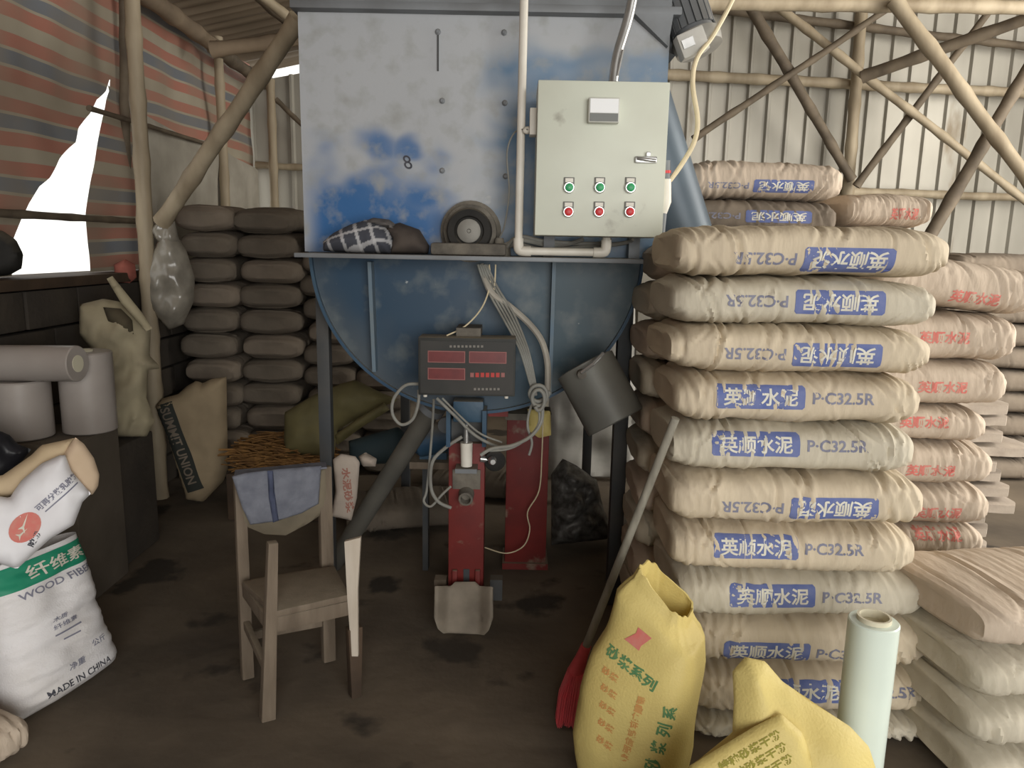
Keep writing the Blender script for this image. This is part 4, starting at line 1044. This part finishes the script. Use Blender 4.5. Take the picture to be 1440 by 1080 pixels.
# slumped yellow sack in the foreground
O = P(1110, 1040, 1.58)
NN = V((-0.12, -1, 0.35))
yo = [(1030, 944), (1048, 924), (1076, 930), (1100, 958), (1150, 992), (1196, 1022), (1222, 1050), (1238, 1100), (1250, 1300), (900, 1310), (920, 1130), (968, 1080), (1030, 1030), (1032, 985)]
def floor_clip(poly, O, N, z0=0.006):
    N = V(N).normalized(); A = V((0, 0, 1)).cross(N).normalized(); B = N.cross(A)
    return [(a, max(b, (z0 - O.z) / B.z)) for a, b in poly]
v_, f_ = puff(floor_clip(pxpoly(yo, O, NN), O, NN, 0.03), O, NN, 0.045, 0.05, 0.009, 0.10, 0.022, 7, 6, power=0.9)
y2 = mk('yellow_sack', v_, f_, YELLOW, ang=60, label='slumped half empty yellow sack leaning on the white film roll', cat='sack')
O2f = O + NN.normalized() * 0.05
vf2, ff2 = puff(floor_clip(pxpoly([(1098, 1003), (1060, 1022), (968, 1078), (905, 1200), (900, 1306), (1120, 1306), (1150, 1090), (1128, 1030)], O2f, NN), O2f, NN, 0.03), O2f, NN, 0.02, 0.015, 0.010, 0.05, 0.008, 8, 3)
zm = y2.location.z
if zm < 0.005: y2.location.z = 0.0
y3 = mk('folded_flap', vf2, ff2, YELLOW, y2, ang=60)
bv2 = bvh_of(y3); Dn = -NN.normalized(); Ax = Dn.cross(V((0, 0, 1))).normalized(); Bx = Ax.cross(Dn)
for k in range(3):
    a = R(33); A = Ax * math.cos(a) + Bx * math.sin(a); B = -Ax * math.sin(a) + Bx * math.cos(a)
    q = PP(1046 + 8 * k, 1042 + 16 * k, O, NN) - y2.location
    decal('printed_characters', y3, bv2, text2d('特种砂浆干粉', 0.03, 0.3), q, A, B, 0.16, 0.02, M('ink_olive', (142, 136, 58), None), 0.0016, Dn)
# film roll
fr_ = P(1229, 872, 1.77)
film = thing('film_roll', 'upright roll of white stretch film beside the slumped yellow sack', 'film roll', (fr_.x, fr_.y, 0))
rf = 0.061
MB().lathe((fr_.x, fr_.y, 0), (0, 0, 1), [(0.0, rf), (fr_.z - 0.003, rf), (fr_.z, rf - 0.003), (fr_.z, 0.041), (fr_.z - 0.36, 0.041)], 48).build('film_body', M('stretch_film', (222, 234, 224), (214, 226, 216), 4, 0.25, spec=0.5), film)
MB().lathe((fr_.x, fr_.y, 0), (0, 0, 1), [(fr_.z - 0.01, 0.041), (fr_.z + 0.012, 0.041), (fr_.z + 0.012, 0.035), (fr_.z - 0.35, 0.035)], 36).build('cardboard_core', M('core_card', (206, 200, 178), None), film)
# broom
hb_, ht = P(822, 914, 2.28), P(950, 588, 2.10)
head = PZ(799, 1018, 0.004)
br = thing('broom', 'long handled broom with red brush leaning on the front bag stack', 'broom', (head.x, head.y, 0))
MB().tube([hb_ + (hb_ - ht) * 0.06, ht], [0.0135, 0.0125], 14).build('handle', M('weathered_pole', (150, 146, 134), (124, 120, 110), 10, 0.6, stretch=(4, 4, 1)), br)
ax = (hb_ - ht).normalized(); hb2 = hb_ + ax * 0.05
MB().tube([hb_ - ax * 0.02, hb_ + ax * 0.035, hb_ + ax * 0.10], [0.017, 0.021, 0.03], 14).build('socket', M('broom_red', (206, 84, 88), (186, 76, 80), 12, 0.5), br)
random.seed(4); m = MB()
sd = V((1, 0, 0)) ; st = hb_ + ax * 0.09
for k in range(420):
    u, w = random.uniform(-1, 1), random.uniform(-1, 1)
    a = st + V((0.026 * u, 0.02 * w, 0)); e = V((head.x + 0.040 * u, head.y + 0.03 * w, 0.004 + 0.02 * random.random()))
    mid = a.lerp(e, 0.5) + V((0.01 * u, 0, 0)); m.tube([a, mid, e], [0.0022, 0.002, 0.0012], 3, caps=False)
bo = m.build('bristles', M('bristle_red', (214, 84, 92), (200, 96, 100), 16, 0.6), br); bo['kind'] = 'stuff'

# ================================================================== the chair
fLf, fRf, rLf, rRf = PZ(376, 1010), PZ(499, 978), PZ(348, 952), PZ(462, 928)
ch = thing('wooden_chair', 'small dusty wooden chair with blue cloth on its backrest', 'chair', (fLf + fRf + rLf + rRf) / 4)
fLt, fRt = P(383, 762, fLf.y), P(496, 757, fRf.y + 0.0)
rLt, rRt = P(336, 668, rLf.y + 0.05), P(456, 656, rRf.y + 0.05)
def leg(a, b, w0, w1, up, mat=WOODPALE):
    m = MB(); a, b = V(a), V(b); z = (b - a).normalized(); x = V(up).cross(z).normalized(); y = z.cross(x)
    vs = []
    for p, w in ((a, w0), (b, w1)):
        for s, t in ((-1, -1), (1, -1), (1, 1), (-1, 1)): vs.append(p + x * s * w[0] / 2 + y * t * w[1] / 2)
    return m.add(vs, [(3, 2, 1, 0), (4, 5, 6, 7)] + [(i, (i + 1) % 4, (i + 1) % 4 + 4, i + 4) for i in range(4)]).build('leg', mat, ch, bevel=0.004)
fw = (fLf - rLf).normalized()
leg(fLf, fLt, (0.045, 0.04), (0.03, 0.03), fw); leg(rLf, rLt, (0.04, 0.04), (0.036, 0.03), fw); leg(rRf, rRt, (0.045, 0.04), (0.045, 0.03), fw)
# the front right leg widens to a pale board at the top
leg(fRf, fRf.lerp(fRt, 0.45), (0.034, 0.04), (0.05, 0.034), fw, WOODDARK)
a_, b_ = fRf.lerp(fRt, 0.28), fRt
MB().prism([a_ + V((-0.004, -0.024, 0)), a_ + V((0.018, -0.024, 0)), P(503, 830, a_.y - 0.024), P(507, 756, a_.y - 0.024), P(484, 762, a_.y - 0.024), P(488, 842, a_.y - 0.024)], (0, 0.018, 0)).build('arm_board', M('bare_pine', (206, 196, 182), (186, 174, 158), 9, 0.7, stretch=(2, 2, 0.3)), ch, bevel=0.002)
sz = P(388, 858, fLf.y).z
qs = [PZ(386, 860, sz), PZ(492, 836, sz), PZ(470, 795, sz), PZ(340, 817, sz)]
MB().prism([q for q in qs], (0, 0, -0.022)).build('seat', WOODPALE, ch, bevel=0.004)
def rail(name, a, b, h, t, mat=WOODPALE): return MB().beam(a, b, h, t, up=(b - a).cross(V((0, 0, 1)))).build(name, mat, ch, bevel=0.003)
dz = V((0, 0, sz - 0.05))
def at(a, b, z): return a.lerp(b, (z - a.z) / (b.z - a.z))
rail('apron', at(fLf, fLt, sz - 0.05), at(fRf, fRt, sz - 0.048), 0.05, 0.02)
rail('apron', at(fLf, fLt, sz - 0.05), at(rLf, rLt, sz - 0.048), 0.05, 0.02)
rail('apron', at(fRf, fRt, sz - 0.05), at(rRf, rRt, sz - 0.048), 0.05, 0.02)
rail('apron', at(rLf, rLt, sz - 0.05), at(rRf, rRt, sz - 0.048), 0.05, 0.02)
rail('stretcher', at(fLf, fLt, 0.16), at(rLf, rLt, 0.20), 0.03, 0.02)
rail('stretcher', at(rLf, rLt, 0.15), at(rRf, rRt, 0.15), 0.03, 0.02)
# curved backrest board
Ob = (rLt + rRt) / 2 - V((0, 0, 0.10)); Nb = V((0, 0, 1)).cross(rRt - rLt).normalized() * 1.0
if Nb.y > 0: Nb = -Nb
wB = (rRt - rLt).length
bp_ = [(-wB / 2, -0.07), (-wB / 4, -0.115), (0, -0.13), (wB / 4, -0.10), (wB / 2, -0.06), (wB / 2, 0.095), (0, 0.10), (-wB / 2, 0.095)]
v_, f_ = puff(bp_, Ob + Nb * 0.022, Nb, 0.006, 0.006, 0.014, 0.004)
mk('backrest', v_, f_, M('back_board', (128, 118, 100), (100, 92, 78), 6, 0.8), ch, ang=60)
O = Ob + Nb * 0.045
cl = pxpoly([(326, 670), (345, 665), (390, 660), (425, 657), (452, 655), (448, 708), (424, 722), (388, 733), (352, 738), (341, 715)], O, Nb)
v_, f_ = puff(cl, O, Nb, 0.007, 0.004, 0.006, 0.01, 0.012, 12, 4)
dn = thing('denim_cloth', 'faded blue cloth draped over the chair backrest', 'cloth', O)
mk('cloth_panel', v_, f_, M('denim', (118, 121, 131), (98, 101, 112), 18, 0.95, bump=0.3, bscale=90), dn, ang=70)
fp = pxpoly([(376, 662), (384, 662), (386, 690), (392, 732), (384, 735), (378, 700)], O + Nb * 0.012, Nb)
v_, f_ = puff(fp, O + Nb * 0.012, Nb, 0.006, 0.003, 0.005, 0.008, 0.004, 20, 2); mk('cloth_seam', v_, f_, M('denim_dark', (62, 68, 88), (80, 86, 108), 18, 0.95), dn)
tp = MB().prism([rLt + V((-0.02, 0.02, 0.006)) , rLt + V((-0.02, 0, 0.006)) + Nb * 0.05, rRt + Nb * 0.05 + V((0, 0, 0.006)), rRt + V((0, 0.02, 0.006))], (0, 0, 0.006)).build('cloth_fold', MATS['denim'], dn)

# ================================================================== left foreground: white woven bag and torn paper sack
b0, b1 = PZ(34, 1026), PZ(172, 936)
ed = (b1 - b0); wW = ed.length; ed.normalize(); nf_ = V((0, 0, 1)).cross(ed).normalized()
if nf_.x < 0: nf_ = -nf_
lean = R(12)
upv = (V((0, 0, 1)) * math.cos(lean) - nf_ * math.sin(lean)).normalized(); nrm = upv.cross(ed).normalized()
if nrm.dot(nf_) < 0: nrm = -nrm
HgtW = 0.50; TH = 0.10
vs = []; fs = []; nx_, nz_ = 64, 84
def wbag(u, v):                    # u across, v up
    prof = (1 - abs(2 * u - 1) ** 3.2) ** 0.5 * (min(1, v / 0.10) ** 0.5) * (1 - 0.35 * smooth01(0.7, 1.0, v))
    wv = 0.012 * nz3(u * 3, v * 9, 2) + 0.006 * nz3(u * 5, v * 24, 3) + 0.008 * (0.5 - abs(nz3(u * 2 + 0.8 * v, v * 12, 6))) * smooth01(0.1, 0.3, v)
    return prof, wv
wid = wW + 0.02
for side in (1, -1):
    for i in range(nx_ + 1):
        for j in range(nz_ + 1):
            u, v = i / nx_, j / nz_; pf, wv = wbag(u, v)
            # the right edge narrows a little above the base as it does in the picture
            sh = 0.03 * smooth01(0.05, 0.45, v)
            q = b0 + ed * (-0.01 + u * wid - (sh if u > 0.5 else -sh * 0.3) * abs(2 * u - 1)) + upv * (v * HgtW) - nf_ * 0.05
            vs.append(q + nrm * side * (TH * pf + (wv * min(1, pf * 2) if side > 0 else 0)))
st = (nx_ + 1) * (nz_ + 1)
for k in range(2):
    for i in range(nx_):
        for j in range(nz_):
            a = k * st + i * (nz_ + 1) + j; f = (a, a + nz_ + 1, a + nz_ + 2, a + 1); fs.append(f if k == 0 else tuple(reversed(f)))
zmin = min(q.z for q in vs); vs = [q + V((0, 0, 0.002 - zmin)) for q in vs]
wbg = mk('woven_bag', vs, fs, WOVENW, ang=60, label='white woven fibre bag with green band standing on the floor', cat='sack')
bm = bmesh.new(); bm.from_mesh(wbg.data); bmesh.ops.remove_doubles(bm, verts=bm.verts, dist=0.0005); bm.to_mesh(wbg.data); bm.free()
bv = bvh_of(wbg)
def wprint(body, u, v, w, h, mat, name='printed_characters', shp=None, bold=0.015, off=0.0015):
    C_ = b0 + ed * (u * wid) + upv * (v * HgtW) - nf_ * 0.05 - wbg.location
    A_ = ed if ed.cross(upv).dot(nrm) > 0 else -ed
    decal(name, wbg, bv, shp or text2d(body, bold, 0.3), C_, A_, upv, w, h, mat, off, -nrm)
GB = M('green_band', (34, 134, 104), (44, 142, 110), 20, 0.5)
wprint('', 0.5, 0.90, wid * 0.97, 0.075, GB, 'green_band', RECT, off=0.003)
wprint('纤维素', 0.55, 0.90, 0.22, 0.042, INK_WHITE, off=0.0055)
wprint('WOOD FIBER', 0.50, 0.78, 0.28, 0.022, INK_GREY)
wprint('木质', 0.40, 0.56, 0.05, 0.018, INK_GREY); wprint('纤维素', 0.44, 0.51, 0.09, 0.016, INK_GREY)
wprint('', 0.45, 0.46, 0.10, 0.005, INK_GREY, shp=RECT); wprint('', 0.47, 0.41, 0.06, 0.005, INK_GREY, shp=RECT)
wprint('净重', 0.45, 0.22, 0.06, 0.024, INK_GREY); wprint('公斤', 0.70, 0.28, 0.06, 0.022, INK_GREY)
wprint('MADE IN CHINA', 0.47, 0.12, 0.24, 0.022, INK_DARK)
# torn paper sack lying on the woven bag
PW = M('white_paper', (234, 234, 238), (220, 218, 222), 6, 0.7, bump=0.15, bscale=14); TAN = M('tan_paper', (206, 184, 160), (190, 168, 142), 6, 0.8, bump=0.2, bscale=14)
zt_ = max(q.z for q in vs)
O = P(60, 712, 2.20); NN = V((0.55, -0.8, 0.25))
ts = thing('torn_paper_sack', 'torn white paper sack with red round logo lying on the woven bag', 'paper sack', O)
fr2 = [(-60, 690), (14, 700), (20, 690), (30, 676), (58, 652), (84, 640), (92, 640), (100, 662), (112, 676), (128, 694), (116, 706), (104, 738), (70, 758), (24, 800), (-10, 790), (-60, 800)]
v_, f_ = puff(pxpoly(fr2, O, NN), O, NN, 0.055, 0.06, 0.009, 0.06, 0.014, 9, 3)
fo = mk('front_ply', v_, f_, PW, ts, ang=60)
O2 = O - NN.normalized() * 0.035
v_, f_ = puff(pxpoly([(84, 646), (96, 628), (106, 615), (118, 624), (132, 644), (140, 668), (138, 684), (130, 696), (112, 690), (98, 668)], O2, NN), O2, NN, 0.02, 0.02, 0.009, 0.03, 0.006, 9, 5)
mk('opened_flap', v_, f_, TAN, ts, ang=60)
O3 = O - NN.normalized() * 0.06
v_, f_ = puff(pxpoly([(-60, 680), (4, 668), (44, 640), (58, 626), (104, 616), (100, 640), (86, 660), (40, 690), (-60, 720)], O3, NN), O3, NN, 0.03, 0.02, 0.011, 0.04, 0.012, 9, 8)
mk('back_ply', v_, f_, M('tan_ply', (196, 176, 146), (176, 156, 126), 6, 0.8), ts, ang=60)
bvp = bvh_of(fo); Dn = -NN.normalized(); Ax = Dn.cross(V((0, 0, 1))).normalized(); Bx = Ax.cross(Dn)
def pprint(shp, px, py, ang, w, h, mat, off=0.0015, name='printed_characters'):
    a = R(ang); A = Ax * math.cos(a) + Bx * math.sin(a); B = -Ax * math.sin(a) + Bx * math.cos(a)
    decal(name, fo, bvp, shp, PP(px, py, O, NN) - O, A, B, w, h, mat, off, Dn)
CIRC = shape2d([(0.5 + 0.5 * math.cos(2 * math.pi * k / 24), 0.5 + 0.5 * math.sin(2 * math.pi * k / 24)) for k in range(24)], 0.2)
pprint(CIRC, 35, 740, 50, 0.095, 0.075, INK_RED, name='printed_logo')
SW = shape2d([(0, 0), (0.3, 0.35), (1, 0.5), (0.35, 0.6), (0.15, 1), (0.2, 0.5)], 0.3)
pprint(SW, 34, 734, 68, 0.06, 0.022, INK_WHITE, 0.003, 'printed_logo'); pprint(SW, 31, 748, 40, 0.04, 0.022, INK_WHITE, 0.003, 'printed_logo')
pprint(text2d('可再分散乳胶粉', 0.03, 0.3), 80, 690, 38, 0.15, 0.022, INK_GREY); pprint(RECT, 86, 698, 38, 0.12, 0.004, INK_GREY)
pprint(text2d('胶粉', 0.03, 0.3), 48, 756, 58, 0.05, 0.020, INK_DARK)
# black plastic behind it and the pale corner of another bag
O = P(10, 640, 2.62)
v_, f_ = puff(pxpoly([(-50, 600), (0, 606), (14, 612), (24, 624), (44, 632), (30, 650), (4, 672), (-50, 690)], O, (0.4, -1, 0.2)), O, V((0.4, -1, 0.2)), 0.03, 0.05, 0.012, 0.05, 0.02, 14, 3)
mk('black_plastic_bag', v_, f_, M('black_plastic', (30, 30, 34), (46, 46, 52), 9, 0.35), label='crumpled black plastic bag behind the torn paper sack', cat='plastic bag')
vf = sack(801, 0.5, 0.34, 0.13, nx=50, na=32)
o = put_sack('cement_bag', vf, KRAFTR, PZ(-140, 1085, 0.07) , R(70), 'pale kraft bag lying on the floor beside the woven bag', None)

# ================================================================== left background
# film rolls on a cardboard box
RB = 3.02; FILMG = M('wrapped_film', (168, 160, 154), (148, 140, 134), 3, 0.35)
zb_ = P(120, 622, RB - 0.1).z
cbx = thing('cardboard_box', 'large dusty cardboard box carrying the upright film rolls', 'box', (-1.82, RB + 0.05, 0))
bxr = P(172, 680, RB + 0.2).x
MB().box2((-2.06, RB - 0.15, 0.0), (bxr, RB + 0.2, zb_)).build('box_body', M('old_card', (104, 95, 84), (86, 78, 69), 4, 0.9), cbx, bevel=0.006)
MB().box2((-2.06, RB + 0.045, zb_ + 0.0005), (bxr, RB + 0.05, zb_ + 0.002)).build('lid_seam', WOODDARK, cbx)
def roll(label, c, r, h, axis=(0, 0, 1)):
    t = thing('film_roll', label, 'film roll', c, 'film rolls by the window')
    ax = V(axis).normalized()
    MB().lathe(c, ax, [(0, r - 0.004), (0.004, r), (h - 0.006, r), (h, r - 0.006), (h, 0.035), (h - 0.12, 0.035)], 40).build('film_body', FILMG, t)
    MB().lathe(c, ax, [(-0.002, 0.034), (h + 0.008, 0.034), (h + 0.008, 0.028), (h - 0.1, 0.028)], 20).build('cardboard_core', M('core_card'), t)
vx = P(124, 560, RB + 0.09).x; zt_ = P(124, 498, RB).z
roll('upright wrapped film roll at the outer end of the box', V((vx, RB + 0.09, zb_ + 0.004)), 0.105, zt_ - zb_ - 0.006)
zt2 = P(45, 526, RB).z
roll('upright wrapped film roll under the lying roll', V((vx - 0.20, RB - 0.035, zb_ + 0.004)), 0.108, zt2 - zb_ - 0.02)
roll('film roll lying on top beside the window', V((P(108, 495, RB - .09).x, RB - 0.09, zt2 + 0.062)), 0.072, 0.34, (-1, 0.06, -0.02))
# dark bundle on the sill
O = V((-2.2, 3.36, P(14, 408, 3.36).z))
v_, f_ = puff(pxpoly([(-40, 330), (6, 340), (24, 352), (34, 372), (32, 392), (14, 402), (-40, 405)], P(10, 375, 3.36), (0.3, -1, 0)), P(10, 375, 3.36), V((0.3, -1, 0)), 0.05, 0.05, 0.014, 0.05, 0.02, 10, 2)
zm = min(q.z for q in v_); v_ = [q + V((0, 0, SILLZ + 0.001 - zm)) for q in v_]
mk('dark_bundle', v_, f_, BLACK, label='dark cloth bundle on the sill below the tarpaulin hole', cat='bundle')
# hanging plastic bag
HY_ = 4.30; O = P(240, 400, HY_)
hbg = thing('hanging_plastic_bag', 'clear plastic bag hanging tied on the thick bamboo post', 'plastic bag', O)
PLB = M('clear_plastic', (150, 144, 132), (118, 112, 102), 9, 0.25, spec=0.6)
v_, f_ = puff(pxpoly([(226, 330), (246, 326), (262, 352), (274, 390), (272, 425), (258, 456), (238, 464), (222, 448), (206, 418), (204, 385), (216, 352)], O, (0.2, -1, 0)), O, V((0.2, -1, 0)), 0.08, 0.05, 0.014, 0.08, 0.04, 10, 3)
mk('bag_body', v_, f_, PLB, hbg, ang=70)
v_, f_ = puff(pxpoly([(210, 322), (222, 312), (236, 300), (246, 312), (252, 340), (238, 346), (222, 340)], O + V((0, -0.03, 0)), (0.2, -1, 0)), O + V((0, -0.03, 0)), V((0.2, -1, 0)), 0.03, 0.02, 0.012, 0.03, 0.03, 14, 5)
mk('bag_knot', v_, f_, PLB, hbg, ang=70)
MB().tube([P(222, 316, HY_ - 0.02), P(205, 322, HY_ + 0.03), P(196, 330, HY_ + 0.05)], 0.008, 8).build('tie', BLACK, hbg)
O = P(172, 385, 4.2)
v_, f_ = puff(pxpoly([(160, 372), (176, 364), (190, 372), (192, 390), (178, 402), (162, 396)], O, (0.2, -1, 0)), O, V((0.2, -1, 0)), 0.03, 0.03, 0.012, 0.04, 0.02, 12, 3)
mk('red_rag', v_, f_, M('red_rag', (150, 88, 76), (124, 70, 62), 9, 0.9), label='small red rag beside the thick bamboo post', cat='rag')
# crumpled open sack standing by the box
O = P(165, 480, 3.5); NN = V((0.35, -1, 0.1))
SCK = M('pale_sack', (164, 154, 128), (140, 130, 108), 6, 0.85, bump=0.2, bscale=20)
os_ = thing('open_sack', 'crumpled open beige sack slumped beside the film rolls', 'sack', (O.x, O.y, 0))
fp = [(112, 428), (145, 420), (168, 424), (196, 446), (212, 462), (210, 500), (228, 518), (208, 520), (206, 560), (218, 592), (206, 614), (120, 614), (146, 560), (140, 510), (128, 490), (112, 470)]
v_, f_ = puff(pxpoly(fp, O, NN), O, NN, 0.08, 0.07, 0.013, 0.10, 0.075, 9, 4)
dz_ = min(q.z for q in v_)
mk('sack_body', v_, f_, SCK, os_, ang=70)
O2 = O + NN.normalized() * 0.085
v_, f_ = puff(pxpoly([(145, 432), (170, 434), (186, 450), (188, 470), (172, 466), (152, 452)], O2, NN), O2, NN, 0.03, 0.02, 0.014, 0.03, 0.02, 10, 4)
mk('dark_filling', v_, f_, M('sack_inside', (84, 76, 60), (66, 60, 48), 9, 0.95), os_, ang=70)
v_, f_ = puff(pxpoly([(150, 392), (158, 388), (200, 440), (214, 462), (206, 466), (170, 426)], O2, NN), O2, NN, 0.015, 0.01, 0.012, 0.03, 0.008, 10, 6)
mk('sack_lip', v_, f_, SCK, os_, ang=70)
zcr = P(165, 614, 3.42).z
MB().box2((-2.12, 3.30, 0), (P(200, 640, 3.5).x, 3.62, min(zcr, dz_ - 0.002))).build('dark_crate', BLOCK, label='dark crate beneath the crumpled open beige sack', cat='crate', bevel=0.01)
# brown paper bag standing open
O = P(270, 610, 4.2); NN = V((0.12, -1, 0.06))
kb = [(218, 562), (226, 552), (250, 545), (262, 534), (276, 526), (284, 530), (296, 524), (318, 521), (320, 650), (314, 668), (286, 697), (262, 694), (252, 660), (236, 610)]
v_, f_ = puff(pxpoly(kb, O, NN), O, NN, 0.07, 0.06, 0.014, 0.08, 0.015, 7, 3)
zm = min(q.z for q in v_); v_ = [q + V((0, 0, 0.002 - zm)) for q in v_]
kbag = mk('open_paper_bag', v_, f_, M('kraft_brown', (164, 146, 118), (140, 124, 100), 5, 0.85, bump=0.2, bscale=16), ang=60, label='open brown paper bag with dark lettered strip standing on the floor', cat='paper bag')
Dn = -NN.normalized(); Ax = Dn.cross(V((0, 0, 1))).normalized(); Bx = Ax.cross(Dn); bvk = bvh_of(kbag)
a = R(-72); A = Ax * math.cos(a) + Bx * math.sin(a); B = -Ax * math.sin(a) + Bx * math.cos(a)
C_ = PP(256, 615, O, NN) + V((0, 0, 0.002 - zm)) - kbag.location
decal('printed_strip', kbag, bvk, RECT, C_, A, B, 0.55, 0.10, M('ink_black_green', (52, 54, 50), None), 0.0015, Dn)
decal('printed_characters', kbag, bvk, text2d('SUMMIT UNION', 0.02, 0.3), C_, A, B, 0.46, 0.055, KRAFTD, 0.003, Dn)

# ------------------------------------------------------------------ junk under the trough
def heap(name, label, cat, pts, Y, front, mat, N=(0, -1, 0.3), ground=None, wr=0.03, seed=1, sc=8, step=0.018):
    O = P(sum(p[0] for p in pts) / len(pts), sum(p[1] for p in pts) / len(pts), Y); N = V(N)
    v_, f_ = puff(pxpoly(pts, O, N), O, N, front, front * 0.8, step, front * 1.2, wr, sc, seed)
    if ground is not None:
        zm = min(q.z for q in v_); v_ = [q + V((0, 0, ground - zm)) for q in v_]
    return mk(name, v_, f_, mat, label=label, cat=cat, ang=70)
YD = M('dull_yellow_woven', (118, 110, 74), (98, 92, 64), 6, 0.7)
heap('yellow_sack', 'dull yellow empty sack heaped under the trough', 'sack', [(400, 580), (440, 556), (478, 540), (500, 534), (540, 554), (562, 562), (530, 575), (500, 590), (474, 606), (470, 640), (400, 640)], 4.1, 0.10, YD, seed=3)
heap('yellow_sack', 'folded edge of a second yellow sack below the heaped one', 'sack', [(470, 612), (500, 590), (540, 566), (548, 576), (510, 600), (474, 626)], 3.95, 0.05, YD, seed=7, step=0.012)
hbx = P(395, 665, 3.9)
MB().box2((P(322, 662, 3.95).x, 3.9, 0.0), (P(452, 662, 3.95).x, 4.35, P(390, 664, 3.95).z)).build('timber_crate', WOODDARK, label='dark low timber crate carrying the straw heap', cat='crate', bevel=0.01)
random.seed(9); m = MB()
for k in range(620):
    u = random.random(); v = random.random(); x = P(326 + 124 * u, 650, 3.95).x; hgt = 0.16 * (0.35 + 0.65 * math.sin(math.pi * min(1, u + 0.15))) * random.random()
    z = P(390, 664, 3.95).z + 0.006 + hgt; y = 3.92 + 0.35 * v
    a = random.uniform(-0.35, 0.35); l = random.uniform(0.06, 0.16); d = V((math.cos(a) * l, random.uniform(-0.5, 0.5) * l, math.sin(a) * l * 0.8))
    p = V((x, y, z)); m.tube([p - d * 0.5, p + V((0, 0, 0.006)), p + d * 0.5], random.uniform(0.003, 0.006), 4)
m.build('straw_heap', M('straw', (150, 112, 66), (108, 78, 48), 20, 0.9), label='heap of brown straw rope on the dark crate', cat='straw', kind='stuff')
hps = heap('paper_sack', 'empty white paper sack with faded red print hung by the mixer leg', 'paper sack', [(468, 646), (480, 638), (500, 642), (506, 650), (502, 700), (494, 732), (466, 726), (472, 690)], 2.98, 0.012, M('grey_paper', (176, 164, 152), (152, 140, 130), 6, 0.85), seed=2, wr=0.012, step=0.008, N=(0.1, -1, 0.1))
q = P(489, 690, 2.96) - hps.location
decal('printed_characters', hps, bvh_of(hps), text2d('水泥砂浆', 0.03, 0.3), q, (0.12, 0, -1), (1, 0, 0.12), 0.19, 0.035, M('ink_faded_red', (150, 104, 92), None), 0.002, (0, 1, 0))
heap('crumpled_paper', 'small crumpled white paper behind the empty paper sack', 'paper', [(504, 642), (514, 636), (530, 645), (528, 656), (510, 656)], 3.05, 0.03, M('grey_paper'), seed=5, wr=0.03, sc=20, step=0.01)
heap('blue_crate', 'dark blue box with pale tag behind the inclined pipe', 'box', [(490, 620), (560, 600), (572, 612), (570, 650), (492, 655)], 3.6, 0.06, M('dark_teal', (44, 60, 66), (54, 66, 68), 5, 0.7), seed=5, wr=0.01)
stack_bag(1, KRAFTDK, V((P(570, 760, 3.9).x, 3.95, 0.075)), R(12), 'dusty bag lying on the floor under the trough', 'loose bags on the floor')
stack_bag(3, KRAFTDK, V((P(632, 750, 4.2).x + 0.2, 4.5, 0.075)), R(-14), 'second dusty bag lying behind the red filling stand', 'loose bags on the floor')
# pale plastic sheet and scrap behind the canister
heap('plastic_sheet', 'pale plastic sheet hanging behind the discharge canister', 'sheet', [(770, 430), (890, 430), (892, 720), (770, 720)], 4.75, 0.02, M('milky_plastic', (190, 188, 182), (150, 148, 142), 5, 0.5), N=(0, -1, 0), wr=0.04, seed=6, sc=5, step=0.03, ground=0.01)
heap('scrap_heap', 'dark heap of foil and scrap beneath the canister', 'scrap heap', [(776, 640), (792, 618), (812, 628), (840, 648), (850, 690), (868, 730), (776, 740)], 3.7, 0.12, M('scrap', (70, 66, 62), (120, 118, 114), 26, 0.5, 0.3), wr=0.09, sc=16, seed=2, step=0.014, ground=0.003)
